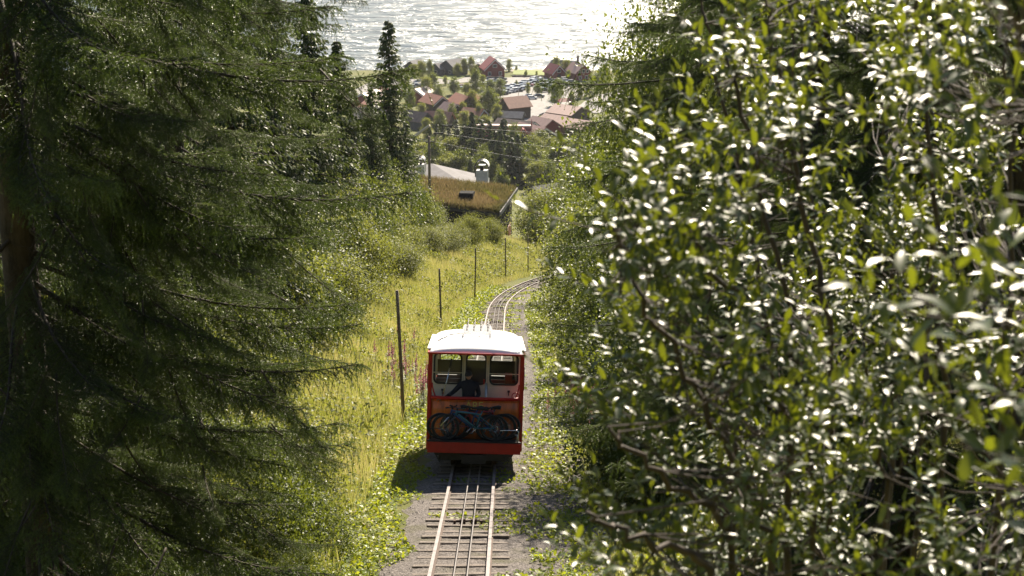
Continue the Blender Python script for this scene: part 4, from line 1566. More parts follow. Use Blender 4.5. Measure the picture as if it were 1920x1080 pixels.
# ------------------------------------------------------------------ hut with grass roof
def gable(name, label, loc, yaw, w, d, hw, hr, wall, roof, over=.5, th=.18, wins=(), door=None, trim=None, chim=None, group=None, winmat=None, frame=None):
    """house: gable ends at y=0 and y=d, ridge along y; wins: (x0,x1,z0,z1,face) face f front, l left, r right"""
    t = empty(name, loc, (0, 0, yaw), label, 'building', group)
    m = MB()
    h = w / 2
    v = [(-h, 0, -3), (h, 0, -3), (h, 0, hw), (0, 0, hw + hr), (-h, 0, hw), (-h, d, -3), (h, d, -3), (h, d, hw), (0, d, hw + hr), (-h, d, hw)]
    m.raw(v, [(0, 1, 2, 3, 4), (6, 5, 9, 8, 7), (1, 6, 7, 2), (5, 0, 4, 9), (2, 7, 8, 3), (4, 3, 8, 9), (0, 5, 6, 1)])
    m.build('wall', wall, t)
    sl = hr / h
    for s in (-1, 1):
        a = Vector((0, -over, hw + hr + .03))
        e = Vector((s * (h + over), -over, hw - over * sl + .03))
        up = Vector((s * sl, 0, 1)).normalized() * th
        q = [a, e, e + Vector((0, d + 2 * over, 0)), a + Vector((0, d + 2 * over, 0))]
        q2 = [p + up for p in q]
        mm = MB().raw([tuple(p) for p in q + q2], [(0, 1, 2, 3), (4, 7, 6, 5), (0, 4, 5, 1), (1, 5, 6, 2), (2, 6, 7, 3), (3, 7, 4, 0)])
        r = mm.build('roof', roof, t)
        if trim:
            dirv = (e - a)
            b0, b1 = a + Vector((0, -.06, -.02)), e + Vector((0, -.06, -.02))
            nn = Vector((0, 0, -.45))
            MB().raw([tuple(p) for p in (b0, b1, b1 + nn, b0 + nn, b0 + Vector((0, .05, 0)), b1 + Vector((0, .05, 0)), b1 + nn + Vector((0, .05, 0)), b0 + nn + Vector((0, .05, 0)))],
                     [(0, 1, 2, 3), (4, 7, 6, 5), (0, 4, 5, 1), (3, 2, 6, 7), (1, 5, 6, 2), (0, 3, 7, 4)]).build('barge_board', trim, t)
    for (x0, x1, z0, z1, face) in wins:
        m1, m2 = MB(), MB()
        e = .14
        if face == 'f':
            m1.box(x0 - e, x1 + e, -.07, -.02, z0 - e, z1 + e)
            m2.box(x0, x1, -.1, -.075, z0, z1)
        elif face == 'l':
            m1.box(-h - .07, -h - .02, x0 - e, x1 + e, z0 - e, z1 + e)
            m2.box(-h - .1, -h - .075, x0, x1, z0, z1)
        else:
            m1.box(h + .02, h + .07, x0 - e, x1 + e, z0 - e, z1 + e)
            m2.box(h + .075, h + .1, x0, x1, z0, z1)
        wdo = m1.build('window', frame or trim or wall, t)
        m2.build('pane', winmat or pane_m, wdo)
    if door:
        x0, x1, z1 = door
        MB().box(x0, x1, -.08, -.02, 0, z1).build('door', dark_wood, t)
    if chim:
        x, y, z = chim
        MB().box(x - .4, x + .4, y - .4, y + .4, hw, z).build('chimney', stone_m, t)
    return t


pane_m = paint('far_pane', (0.03, 0.035, 0.04), .15, .2, 3)
falu = paint('red_boards', (0.19, 0.03, 0.022), .8, .2, 2, .2, 8, stretch=(6, 6, .5))
brownw = paint('brown_boards', (0.07, 0.045, 0.035), .8, .25, 2, .2, 8, stretch=(6, 6, .5))
darkw = paint('dark_boards', (0.025, 0.026, 0.03), .8, .25, 2, .2, 8, stretch=(6, 6, .5))
bluew = paint('slate_boards', (0.04, 0.05, 0.065), .8, .25, 2, .2, 8)
whitew = paint('white_boards', (0.7, 0.68, 0.65), .6, .08, 2)
red_tile = paint('red_roof_tiles', (0.3, 0.06, 0.045), .6, .15, .8, .6, 2.0, stretch=(1, 3, 1))
pink_tile = paint('faded_roof_tiles', (0.36, 0.22, 0.18), .55, .12, .5, .6, 2.0, stretch=(1, 3, 1))
orange_tile = paint('orange_roof_tiles', (0.4, 0.17, 0.1), .6, .15, .8, .6, 2.0, stretch=(1, 3, 1))
grey_roof = paint('grey_sheet_roof', (0.2, 0.19, 0.19), .85, .12, .6, .3, 1.5, spec=.2)
brown_roof = paint('brown_roof', (0.1, 0.065, 0.055), .7, .2, .8)

# the hut: mono-pitch turf roof, tarred walls, balcony
HD = 196.0
hb = P(905, 420, HD)
hut = empty('grass_roofed_hut', (hb.x, hb.y, hb.z), (0, 0, R(-6)), 'tarred hut with dry grass roof, skylight box and slatted balcony below the bend', 'building')
K = HD / FPX     # metres per photo pixel there


def hx(px):
    return (px - 905) * K


def hz(py):
    return (420 - py) * K


# local X across the picture, Z up, Y away; roof plane slopes up away from the viewer
YA, YB = 0.0, 8.5
za, zb = hz(400) + .1, hz(343) + .1 - 15.0 * .0
zb = za + .85
xl, xr = hx(760), hx(937)
CL = 1.1          # the roof climbs towards the left
xr2 = xr + .12
MB().raw([(xl, YA, -9), (xr2, YA, -9), (xr2, YA, za - .2), (xl, YA, za - .2 + CL), (xl, YB, -12), (xr2 + .4, YB, -12), (xr2 + .4, YB, zb - .2), (xl, YB, zb - .2 + CL)],
         [(0, 1, 2, 3), (5, 4, 7, 6), (1, 5, 6, 2), (4, 0, 3, 7), (3, 2, 6, 7)]).build('wall', dark_wood, hut)
MB().raw([(xl - .3, YA - .3, za - .15 + CL), (xr, YA - .3, za - .15), (xr + 1.1, YB, zb - .15), (xl - .3, YB, zb - .15 + CL),
          (xl - .3, YA - .3, za + .1 + CL), (xr, YA - .3, za + .1), (xr + 1.1, YB, zb + .1), (xl - .3, YB, zb + .1 + CL)],
         [(0, 1, 5, 4), (1, 2, 6, 5), (2, 3, 7, 6), (3, 0, 4, 7), (4, 5, 6, 7), (3, 2, 1, 0)]).build('roof', paint('turf_soil', (0.16, 0.1, 0.03), .95, .4, .9), hut)
MB().raw([(xr, YA - .35, za - .25), (xr + .16, YA - .35, za - .25), (xr + 1.26, YB, zb - .1), (xr + 1.1, YB, zb - .1),
          (xr, YA - .35, za + .22), (xr + .16, YA - .35, za + .22), (xr + 1.26, YB, zb + .3), (xr + 1.1, YB, zb + .3)],
         [(0, 1, 5, 4), (1, 2, 6, 5), (2, 3, 7, 6), (3, 0, 4, 7), (4, 5, 6, 7)]).build('barge_board', grey_roof, hut)
MB().raw([(xl - .3, YA - .42, za - .28 + CL), (xr, YA - .42, za - .28), (xr, YA - .42, za + .06), (xl - .3, YA - .42, za + .06 + CL), (xl - .3, YA - .31, za - .28 + CL), (xr, YA - .31, za - .28), (xr, YA - .31, za + .06), (xl - .3, YA - .31, za + .06 + CL)], [(0, 1, 2, 3), (5, 4, 7, 6), (3, 2, 6, 7), (1, 5, 6, 2), (0, 4, 5, 1)]).build('eaves_board', darkw, hut)
# balcony in front of the lower corner
bx0, bx1 = hx(884), hx(959)
MB().raw([(bx0, YA - 3.2, hz(394)), (bx1, YA - 3.2, hz(405)), (bx1, YA - 3.2, -6), (bx0, YA - 3.2, -6), (bx0, YA - 3.0, hz(394)), (bx1, YA - 3.0, hz(405)), (bx1, YA - 3.0, -6), (bx0, YA - 3.0, -6)],
         [(0, 3, 2, 1), (4, 5, 6, 7), (0, 1, 5, 4), (1, 2, 6, 5), (0, 4, 7, 3)]).build('balcony_wall', dark_wood, hut)
for k in range(6):
    x = bx1 - .02
    yy_ = YA - 4.0 + k * .55
    MB().box(x, x + .08, yy_, yy_ + .3, hz(404) - 2.0, hz(404) - .4).build('slat', rust_wood, hut)
for k in range(5):
    x0 = hx(941) + k * .28
    MB().box(x0, x0 + .16, YA - 4.5 + .0, YA - 4.42, hz(440), hz(420) - .0 - k * -.12).build('slat', rust_wood, hut)
MB().box(hx(940), hx(953), YA - 4.54, YA - 4.4, hz(441) - .12, hz(440)).build('balcony_rail', whitew, hut)
MB().box(hx(940), hx(953), YA - 4.54, YA - 4.4, hz(420), hz(418)).build('balcony_rail', whitew, hut)
MB().tube([(hx(928), YA - 4.6, hz(452)), (hx(936), YA - 4.5, hz(427))], .07, 6).build('brace', whitew, hut)
# skylight box
sx, sy = hx(869), 2.0
sz_ = za + (zb - za) * sy / YB + CL * .4
MB().raw([(sx - .9, sy, sz_), (sx + .9, sy, sz_), (sx + .8, sy, sz_ + 1.15), (sx - .8, sy, sz_ + 1.15), (sx - .9, sy + 2, sz_ + .3), (sx + .9, sy + 2, sz_ + .3), (sx + .8, sy + 2, sz_ + 1.0), (sx - .8, sy + 2, sz_ + 1.0)],
         [(0, 1, 2, 3), (5, 4, 7, 6), (1, 5, 6, 2), (4, 0, 3, 7), (3, 2, 6, 7)]).build('dormer', dark_wood, hut)
# turf blades
nT = 26000
u, w = rng.random(nT), rng.random(nT)
gx = xl - .3 + (xr - xl + .3 + 1.1 * w) * u
gy = YA - .3 + (YB - YA + .3) * w
gzv = za + .1 + (zb - za) * (gy - YA + .3) / (YB - YA + .3) + CL * (1 - u)
tb = grass('turf_grass', gx, gy, gzv, .2, .8, .05, turf_m, None, bias=.1)
tb.parent = hut
for kq in ('label', 'category'):
    if kq in tb:
        del tb[kq]


def hut_chimney(px, pyb, depth, label, w=1.35, h=2.2, cut=1.0):
    b = P(px, pyb, depth)
    t = empty('chimney_stack', (b.x, b.y, b.z), (0, 0, R(-8)), label, 'chimney', 'white chimneys behind the grass roof')
    MB().box(-w / 2, w / 2, -.5, .5, -2.5, h).build('stack', paint('whitewash', (0.62, 0.6, 0.57), .8, .15, 1.2, .2, 6) if 'whitewash' not in MAT else MAT['whitewash'], t, bevel=.03)
    MB().box(w / 2 + .003, w / 2 + .12, -.56, .56, -2.5, h + .05).build('flashing', whitew, t)
    MB().box(-w * .16, w * .16, -.35, .35, h, h + .55).build('flue', black_steel, t, bevel=.04)
    MB().box(-w * .3, w * .3, -.4, .4, h + .56, h + .64).build('flue_cap', grey_steel, t)
    for k in range(5):
        y_ = -.55 + k * .27
        MB().ring((0, y_, h + .42), .82 * w / 1.35, .05, 14, 6, 'Y', 0, math.pi).build('hood_hoop', black_steel, t, True)
    for a in (0, .6, 1.2, 1.57, 1.94, 2.54, math.pi):
        MB().tube([(.82 * w / 1.35 * math.cos(a), -.6, h + .42 + .82 * w / 1.35 * math.sin(a)), (.82 * w / 1.35 * math.cos(a), .58, h + .42 + .82 * w / 1.35 * math.sin(a))], .03, 5).build('hood_bar', grey_steel, t)
    for s in (-1, 1):
        MB().box(s * .82 * w / 1.35 - .05, s * .82 * w / 1.35 + .05, -.1, .1, h - .9, h + .4).build('hood_leg', black_steel, t)
    # curved sheet on the right shoulder of the hood
    V_, F_ = [], []
    for i_ in range(8):
        a = R(5 + 62 * i_ / 7)
        for yy2 in (-.5, .6):
            V_.append(((.87 * w / 1.35) * math.cos(a), yy2, h + .42 + .87 * w / 1.35 * math.sin(a)))
    for i_ in range(7):
        F_.append((i_ * 2, i_ * 2 + 1, i_ * 2 + 3, i_ * 2 + 2))
    add('hood_sheet', make_mesh('hood_sheet', V_, F_, whitew), t)
    return t


hut_chimney(904, 352, 207, 'white chimney with hooped metal hood standing behind the right end of the grass roof')
hut_chimney(790, 338, 206, 'white chimney with hooped hood beside the dark utility post, left end of the grass roof', .8, 2.0)
# grey-roofed buildings behind the hut
b = P(818, 352, 236)
t = empty('grey_roofed_building', (b.x - .5, b.y, b.z - .7), label='broad building with pale grey sheet roof behind the grass-roofed hut', cat='building')
q = 236 / FPX
MB().raw([(-2.5 * 0, 0, -8), (8.5, 0, -8), (8.5, 9, -8), (0, 9, -8), (-6, 0, .2), (6.2, 0, .0), (5.6, 9, .1), (-6, 9, .4)], [(0, 1, 5, 4), (1, 2, 6, 5), (2, 3, 7, 6), (3, 0, 4, 7)]).build('wall', whitew, t)
MB().raw([(-6, -1, .2), (6.5, -1, .0), (-.4, 8, 2.3), (6.0, 10, .35), (-6, 10, 1.0), (-6, -1, .35), (6.5, -1, .15), (-.4, 8, 2.45), (6.0, 10, .5), (-6, 10, 1.15)], [(5, 6, 7), (6, 8, 7), (5, 7, 9), (7, 8, 9), (0, 1, 6, 5), (1, 3, 8, 6), (0, 5, 9, 4)]).build('roof', grey_roof, t)
b = P(1003, 352, 260)
gable('grey_roofed_building', 'small grey-roofed building between the sallows right of the hut', (b.x, b.y, b.z - 1.3), R(-58), 4.0, 4, .2, 1.2, darkw, grey_roof)

# ------------------------------------------------------------------ utility pole with crossarms
PD = 176.0
pb = P(806, 372, PD)
up = empty('utility_pole', (pb.x, pb.y, pb.z), label='dark utility post with pale slanting crossarms and insulators left of the hut chimneys', cat='pole')
kq = PD / FPX
MB().tube([(0, 0, -4), (-.1 * kq, 0, 60 * kq), (-.2 * kq, 0, 118 * kq)], [.16, .14, .12], 10).build('post', pole_m, up, True)
light_wood = paint('pale_timber', (0.5, 0.44, 0.36), .7, .1, 3)


def arm(x0, y0, x1, y1, yy_):
    a = Vector(((x0 - 806) * kq, yy_, (372 - y0) * kq))
    e = Vector(((x1 - 806) * kq, yy_ - .5, (372 - y1) * kq))
    return a, e


for dy, d0 in ((0, 0), (.35, 3)):
    a, e = arm(771, 262 - d0, 808, 232, dy)
    MB().tube([a, e], .1, 6).build('crossarm', light_wood, up)
a, e = arm(815, 268, 822, 250, .6)
MB().tube([a, e], .11, 6).build('crossarm', light_wood, up)
for (x0, x1, yv) in ((830, 850, 235), (814, 832, 249), (800, 816, 265)):
    m = MB()
    nD = 8
    for k in range(nD):
        xq = ((x0 + (x1 - x0) * k / nD) - 806) * kq
        m.tube([(xq, .2, (372 - yv) * kq), (xq + .09, .2, (372 - yv) * kq)], [.13, .05], 8)
    m.tube([((x0 - 20 - 806) * kq, .2, (372 - yv) * kq), ((x1 + 2 - 806) * kq, .2, (372 - yv) * kq)], .02, 5)
    m.build('insulator_string', black_steel, up)
for k, (x0, yv) in enumerate(((850, 235), (832, 249), (816, 265))):
    a = Vector(((x0 - 806) * kq, .2, (372 - yv) * kq))
    e = a + Vector((34, 16, -3.0 - 2 * k))
    pts = [a.lerp(e, s / 10) + Vector((0, 0, -.9 * 4 * (s / 10) * (1 - s / 10))) for s in range(11)]
    MB().tube(pts, .007, 4).build('wire', grey_steel, up)

# ------------------------------------------------------------------ village
def vill(px, py):
    p = hit(px, py)
    _, _, d = proj(np.array([p]))
    return p, float(d[0]) / FPX


HOUSES = [
    # px, py(base), yaw deg, width m, depth m, wall h, roof h, wall, roof, trim, chim, label, windows
    (928, 146, 14, 10.5, 11, 4.2, 5.0, falu, red_tile, whitew, None, 'dark red gabled house with bright red roof on the lake shore', [(-1, 1, 5.0, 6.4, 'f'), (-3.6, -2.2, 1.2, 2.8, 'f'), (2.2, 3.6, 1.2, 2.8, 'f')], None),
    (838, 142, -42, 9.5, 11, 4.4, 3.0, bluew, grey_roof, None, None, 'slate-dark house with grey roof by the shore among trees', [(-3, -1.5, 1, 2.4, 'f'), (1.5, 3, 1, 2.4, 'f'), (2, 4, 2.8, 4, 'l'), (6, 8, 2.8, 4, 'l')], (-1.2, 1.2, 2.2)),
    (817, 141, -42, 7, 8, 3.2, 2.4, bluew, grey_roof, None, None, 'small grey-roofed wing left of the slate-dark shore house', [(-1, 1, 1, 2.2, 'f')], None),
    (770, 139, -30, 8, 9, 3.4, 2.8, bluew, grey_roof, None, None, 'grey-roofed shore house at the left, half hidden by trees', [(-1, 1, 1, 2.2, 'f')], None),
    (897, 136, 0, 5, 5, 2.8, 1.4, bluew, grey_roof, None, None, 'small dark shed left of the red shore house', [], None),
    (1048, 149, 28, 7.5, 9, 3.2, 3.6, falu, red_tile, whitew, None, 'small red house with red roof between two trees on the shore', [(-1, 1, 3.4, 4.5, 'f')], (-.8, .8, 2.2)),
    (1077, 139, 62, 7, 13, 3.4, 2.8, falu, grey_roof, None, None, 'long low red house with grey roof behind the right shore houses', [], None),
    (1094, 152, 24, 8.5, 12, 4.0, 3.8, falu, pink_tile, None, (1.5, 9, 10.0), 'red shore house with chimney at the right of the car park', [(-2.7, -1.7, 4.0, 5.2, 'f'), (-.7, .7, 4.0, 5.6, 'f'), (1.7, 2.7, 4.0, 5.2, 'f'), (-2.5, -1.2, 1, 2.4, 'f'), (1, 2.4, 1, 2.4, 'f')], None),
    (829, 213, 34, 8.5, 12, 4.0, 3.0, brownw, orange_tile, whitew, None, 'dark house with orange roof and pale gable trim, left of the village rooftops', [(-1.5, 0, 1.4, 2.8, 'f')], None),
    (878, 215, 30, 9, 11, 4.4, 3.2, darkw, orange_tile, None, None, 'dark house with orange roof and pale balcony in the middle of the village', [(-2.5, -1, 2.4, 4, 'f'), (.4, 2, 2.4, 4, 'f')], None),
    (905, 211, 30, 9, 9, 3.6, 3.2, brownw, orange_tile, None, None, 'house with faded orange roof behind the birches', [], None),
    (945, 224, -58, 9, 11, 5.2, 3.6, brownw, orange_tile, None, None, 'brown house with pink-orange roof right of the birches', [(2, 3.4, 1.5, 3, 'l'), (-1, 1, 2, 3.4, 'f')], None),
    (680, 212, -26, 13, 13, 4.2, 4.0, falu, pink_tile, whitew, None, 'house with pale striped roof at the left behind spruces', [(-2, 0, 1.5, 3, 'f')], None),
    (779, 196, -28, 11, 10, 3.6, 3.2, falu, pink_tile, whitew, None, 'pink-roofed house partly behind the tall spruce', [], None),
    (800, 243, 50, 8, 10, 3.4, 3.0, bluew, brown_roof, None, None, 'brown-roofed house above the utility crossarms', [(-2, 0, 1.2, 2.6, 'f')], None),
    (846, 240, 72, 8, 11, 3.0, 3.0, brownw, orange_tile, None, None, 'rusty-orange roof among the birches', [], None),
    (660, 238, -60, 10, 14, 4, 3.2, bluew, grey_roof, None, None, 'blue-grey roofed house far left behind the spruce boughs', [], None),
    (1088, 230, 50, 13, 13, 3.6, 2.6, brownw, pink_tile, None, None, 'large pale pink-roofed hall, upper of the pair at the right', [], None),
    (1062, 246, 50, 11, 11, 3.2, 2.4, brownw, pink_tile, None, None, 'large pale pink-roofed hall, lower of the pair at the right', [], None),
    (1108, 256, 50, 11, 12, 3.2, 2.4, brownw, pink_tile, None, None, 'pink-roofed building cut off by the sallow at the right', [], None),
    (1022, 282, 38, 11, 15, 4.6, 3.4, darkw, pink_tile, whitew, None, 'dark gabled house with pink roof right of the long red building', [(-2.2, -.6, 2.6, 4.2, 'f'), (.6, 2.2, 2.6, 4.2, 'f')], None),
    (1000, 268, 58, 9, 16, 5.0, 2.6, darkw, brown_roof, whitew, None, 'dark steep-roofed house joined to the long red building', [], None),
    (1034, 258, 40, 10, 11, 3.6, 3.0, falu, pink_tile, None, None, 'pink-roofed house above the dark gabled one', [], None),
    (738, 186, 24, 8, 9, 3.4, 2.8, falu, red_tile, whitew, None, 'small red house behind the tall pointed spruce', [(-1, 1, 1.2, 2.4, 'f')], None),
    (856, 222, 40, 7, 8, 3.2, 2.6, brownw, pink_tile, whitew, None, 'small brown house with faded roof between the two orange-roofed ones', [(-1, 1, 1.2, 2.4, 'f')], None),
    (700, 222, 20, 8, 10, 3.4, 2.8, brownw, orange_tile, None, None, 'orange-roofed house low behind the left spruces', [], None),
    (905, 232, 60, 8, 9, 3.2, 2.6, falu, orange_tile, whitew, None, 'low orange roof in front of the brown house', [], None),
    (980, 232, 76, 6, 12, 2.8, 1.8, darkw, grey_roof, None, None, 'low grey-roofed shed beside the path to the car park', [], None),
    (1018, 298, 80, 8, 10, 2.6, 1.6, darkw, orange_tile, None, None, 'low orange roof below the dark gabled house', [], None),
]
for (px, py, yaw, w, d, hw, hr, wm, rm, trm, ch, lab, wins, door) in HOUSES:
    p, q = vill(px, py)
    w, d, hw, hr = w * .86, d * .86, hw * .95, hr * .86
    wins = [(a * .86, b_ * .86, c_ * .92, e_ * .92, f_) for (a, b_, c_, e_, f_) in wins]
    gable('house', lab, p, R(yaw), w, d, hw, hr, wm, rm, .6, .25, wins, door, trm, ch, 'village houses', None, whitew)
# long red building with a cross gable and finials
p, q = vill(944, 288)
lr = gable('house', 'long red building with pale ridge and pointed finials in front of the village', (p.x + 8.6, p.y, p.z), R(84), 9, 17, 4.6, 4.2, falu, red_tile, .6, .3,
           [(2, 3.2, 1.4, 3, 'l'), (6, 7.2, 1.4, 3, 'l'), (10, 11.2, 1.4, 3, 'l')], None, pink_tile, None, 'village houses', None, whitew)
MB().box(-1.2, 1.2, -.6, 17.6, 8.3, 9.15).build('ridge_cover', pink_tile, lr)
for y_ in (-.5, 17.5):
    MB().tube([(0, y_, 8.6), (0, y_, 11.2)], [.25, .05], 6).build('finial', red_tile, lr)
gx_ = gable('house', 'small red gable with pink edge boards at the end of the long red building', (p.x + 6.5, p.y - 4, p.z), R(4), 6.5, 6, 3.4, 5.2, falu, red_tile, .6, .3, [(-1, 1, 1.5, 3.2, 'f')], None, pink_tile, None, 'village houses', None, whitew)
# dark kiosk, pavilion
p, q = vill(971, 211)
k_ = empty('kiosk', p, (0, 0, R(-4)), 'dark flat-roofed kiosk at the edge of the car park', 'building')
MB().box(-3.6, 3.6, 0, 5, -1, 3.4).build('wall', darkw, k_)
MB().box(-4.1, 4.1, -.5, 5.5, 3.4, 4.2).build('roof', grey_roof, k_)
for x in (-2.2, 0, 2.2):
    MB().box(x - .7, x + .7, -.08, -.02, .8, 2.6).build('window', pane_m, k_)
p, q = vill(1061, 203)
k_ = empty('pavilion', p, (0, 0, R(10)), 'small brown open pavilion below the trees right of the car park', 'building')
for x in (-2.2, 2.2):
    for y_ in (0, 3):
        MB().box(x - .15, x + .15, y_ - .15, y_ + .15, -1, 2.6).build('post', brownw, k_)
MB().raw([(-2.8, -.6, 2.6), (2.8, -.6, 2.6), (2.8, 3.6, 2.6), (-2.8, 3.6, 2.6), (-1.6, 1.5, 3.8), (1.6, 1.5, 3.8)], [(0, 1, 5, 4), (1, 2, 5), (2, 3, 4, 5), (3, 0, 4), (3, 2, 1, 0)]).build('roof', red_tile, k_)

# low log barrier at the lake side of the car park
for k in range(9):
    p, q = vill(965 + k * 8.2, 145.2 + .15 * k)
    o = MB().box(-1.1, 1.1, -.35, .35, 0, .8).build('log_barrier', brownw, None, bevel=.08)
    o.location = p
    tag(o, ordinal(k + 1) + ' short dark log from the left edging the lakeside lawn', 'barrier', 'log barriers by the lawn')
# lamp posts in the car park
for k, (px, py, lab) in enumerate(((988, 178, 'thin lamp post in the middle of the parked cars'), (972, 198, 'lamp post beside the dark kiosk'))):
    p, q = vill(px, py)
    o = MB().tube([(0, 0, 0), (0, 0, 8), (.9, 0, 8.3)], [.1, .07, .06], 6).build('lamp_post', grey_steel)
    o.location = p
    tag(o, lab, 'lamp post')

# parked cars
car_cols = {'white': (0.7, 0.7, 0.7), 'silver': (0.42, 0.43, 0.45), 'black': (0.02, 0.02, 0.022), 'dark blue': (0.03, 0.05, 0.1), 'grey': (0.15, 0.15, 0.16), 'red': (0.3, 0.03, 0.03)}
CARM = {}


def car_protos(cn):
    mt = paint('car_paint_' + cn.replace(' ', '_'), car_cols[cn], .25, .03, 2, coat=.6)
    secs = [(-2.15, .45, .7, .78), (-2.05, .3, .92, .84), (-.9, .25, .98, .88), (.9, .25, .98, .88), (2.0, .28, .94, .85), (2.2, .45, .72, .76)]
    V, F = [], []
    for (x, z0, z1, hw) in secs:
        V += [(x, -hw, z0), (x, hw, z0), (x, hw, z1 - .12), (x, hw * .93, z1), (x, -hw * .93, z1), (x, -hw, z1 - .12)]
    for i in range(len(secs) - 1):
        for k in range(6):
            F.append((i * 6 + k, i * 6 + (k + 1) % 6, (i + 1) * 6 + (k + 1) % 6, (i + 1) * 6 + k))
    F += [tuple(range(6))[::-1], tuple(30 + k for k in range(6))]
    body = make_mesh('body', V, F, mt, smooth=False)
    cab = MB().raw([(-1.95, -.76, .96), (1.15, -.78, .96), (1.15, .78, .96), (-1.95, .76, .96), (-1.45, -.62, 1.42), (.35, -.64, 1.45), (.35, .64, 1.45), (-1.45, .62, 1.42)], [(0, 1, 5, 4), (1, 2, 6, 5), (2, 3, 7, 6), (3, 0, 4, 7)])
    gl_ = make_mesh('windows', cab.v, cab.f, pane_m)
    tp = MB().box(-1.5, .4, -.64, .64, 1.42, 1.49)
    top = make_mesh('car_roof', tp.v, tp.f, mt)
    return body, gl_, top


wh = MB().tube([(0, -.1, 0), (0, .1, 0)], .33, 12)
wheel_me = make_mesh('wheel', wh.v, wh.f, black_rubber)
rows = [((938, 180), (969, 172), 6), ((951, 174), (968, 167), 4), ((953, 167), (984, 158), 5), ((972, 173), (1009, 154), 9), ((982, 163), (1006, 151), 6), ((918, 156), (942, 157), 4), ((920, 152), (941, 152.5), 4),
        ((893, 164), (908, 162), 3), ((1010, 169), (1020, 174), 2), ((1026, 158), (1055, 168), 6), ((1041, 156), (1068, 163), 5), ((1055, 153), (1068, 158), 3), ((989, 184), (992, 184), 1), ((1012, 184), (1015, 184), 1), ((998, 188), (1000, 188), 1),
        ((1030, 162), (1036, 166), 2), ((868, 166), (876, 170), 3), ((772, 166), (790, 164), 3), ((1018, 164), (1022, 166), 1)]
where = ['in the front diagonal row of the car park', 'in the short row left of the lamp post', 'in the upper left diagonal row', 'in the long middle diagonal row', 'in the row nearest the log barriers', 'in the front pair row below the red house', 'in the back row below the red house',
         'at the left end of the car park', 'under the small trees right of the middle row', 'in the right-hand row of the car park', 'in the far right row of the car park', 'at the far right corner of the car park', 'alone nearest the kiosk, left of its neighbours', 'parked right of the gap nearest the kiosk', 'standing in front of the others near the kiosk',
         'between the right rows', 'half hidden by the birches at the left', 'by the road left of the birches', 'behind the young tree in the car park']
rc = random.Random(5)
for (a, e, n), wl in zip(rows, where):
    for k in range(n):
        f = k / max(1, n - 1) if n > 1 else 0
        p, q = vill(a[0] + (e[0] - a[0]) * f, a[1] + (e[1] - a[1]) * f)
        cn = rc.choices(['white', 'silver', 'black', 'dark blue', 'grey', 'red'], [5, 4, 4, 2, 3, 1])[0]
        if cn not in CARM:
            CARM[cn] = car_protos(cn)
        t = empty('parked_car', p + Vector((rc.uniform(-.2, .2), rc.uniform(-.3, .3), .3)), (0, 0, R(12 + rc.uniform(-4, 4)) + (math.pi if rc.random() < .4 else 0)), cn + ' car' + (', ' + ordinal(k + 1) + ' from the left ' if n > 1 else ' ') + wl, 'car', 'cars in the car park')
        s_ = rc.uniform(.95, 1.08)
        t.scale = (s_, s_, s_ * rc.choice([1, 1, 1.12]))
        for nm, me in zip(('body', 'windows', 'car_roof'), CARM[cn]):
            add(nm, me, t)
        for wx in (-1.35, 1.35):
            for wy in (-.8, .8):
                add('wheel', wheel_me, t, (wx, wy, .33))

# trees of the village and the wood in front of it
def far_tree(kind, px, pyb, hpx, label, group, depth=None, wide=1.0):
    if depth is None:
        p, q = vill(px, pyb)
    else:
        p = P(px, pyb, depth)
        q = depth / FPX
    h = hpx * q * (1.15 if kind == 's' else 1)
    pr = random.choice(FSPR) if kind == 's' else random.choice(FARB)
    hh = 14.0 if kind == 's' else 9.0
    t = plant_tree('spruce_tree' if kind == 's' else 'birch_tree', pr, p, h / hh, label, 'tree', group)
    t.scale.z *= random.uniform(.85, 1.15)
    wide *= random.uniform(.75, 1.2)
    t.scale.x *= wide
    t.scale.y *= wide
    return t


VT = [('b', 858, 145, 28), ('b', 870, 142, 30), ('b', 884, 140, 32), ('b', 862, 138, 26), ('b', 893, 141, 22), ('b', 930, 144, 26), ('b', 955, 134, 27), ('b', 968, 133, 10), ('b', 986, 145, 13), ('b', 1006, 147, 14),
      ('b', 1030, 147, 18), ('b', 1043, 140, 34), ('b', 1062, 146, 34), ('b', 1066, 152, 20), ('b', 1108, 158, 18), ('b', 1125, 165, 40), ('b', 1135, 160, 34), ('b', 1118, 172, 36), ('b', 1105, 182, 32), ('b', 1088, 185, 30), ('b', 1072, 202, 30),
      ('b', 1040, 200, 44), ('b', 1046, 188, 36), ('b', 1023, 166, 14), ('b', 1008, 179, 24), ('b', 990, 178, 20), ('b', 968, 164, 12), ('b', 946, 166, 15), ('b', 938, 184, 40), ('b', 920, 186, 42), ('b', 905, 170, 28), ('b', 892, 182, 46), ('b', 876, 182, 30), ('b', 852, 178, 36), ('b', 835, 160, 18),
      ('b', 812, 178, 36), ('b', 800, 192, 56), ('b', 792, 150, 36), ('b', 806, 148, 34), ('b', 776, 145, 28), ('b', 786, 140, 30), ('b', 822, 195, 36), ('b', 760, 175, 40), ('b', 770, 205, 40), ('b', 884, 215, 52), ('b', 868, 222, 36), ('b', 898, 232, 40), ('b', 916, 226, 60), ('b', 932, 232, 40), ('b', 825, 250, 46), ('b', 848, 234, 38),
      ('b', 870, 250, 40), ('b', 890, 255, 42), ('b', 910, 248, 38), ('b', 790, 232, 40), ('b', 640, 160, 30), ('b', 660, 200, 36), ('b', 700, 175, 28), ('b', 930, 205, 30), ('b', 800, 260, 36)]
VZ = {}
for k, (kd, px, py, h) in enumerate(VT):
    zone = 'among the shore houses' if py < 162 else ('between the parked cars' if px > 930 and py < 205 else 'between the village roofs')
    VZ.setdefault(zone, []).append(far_tree(kd, px, py, h, 'birch ' + zone, 'village birches ' + zone, wide=.9))
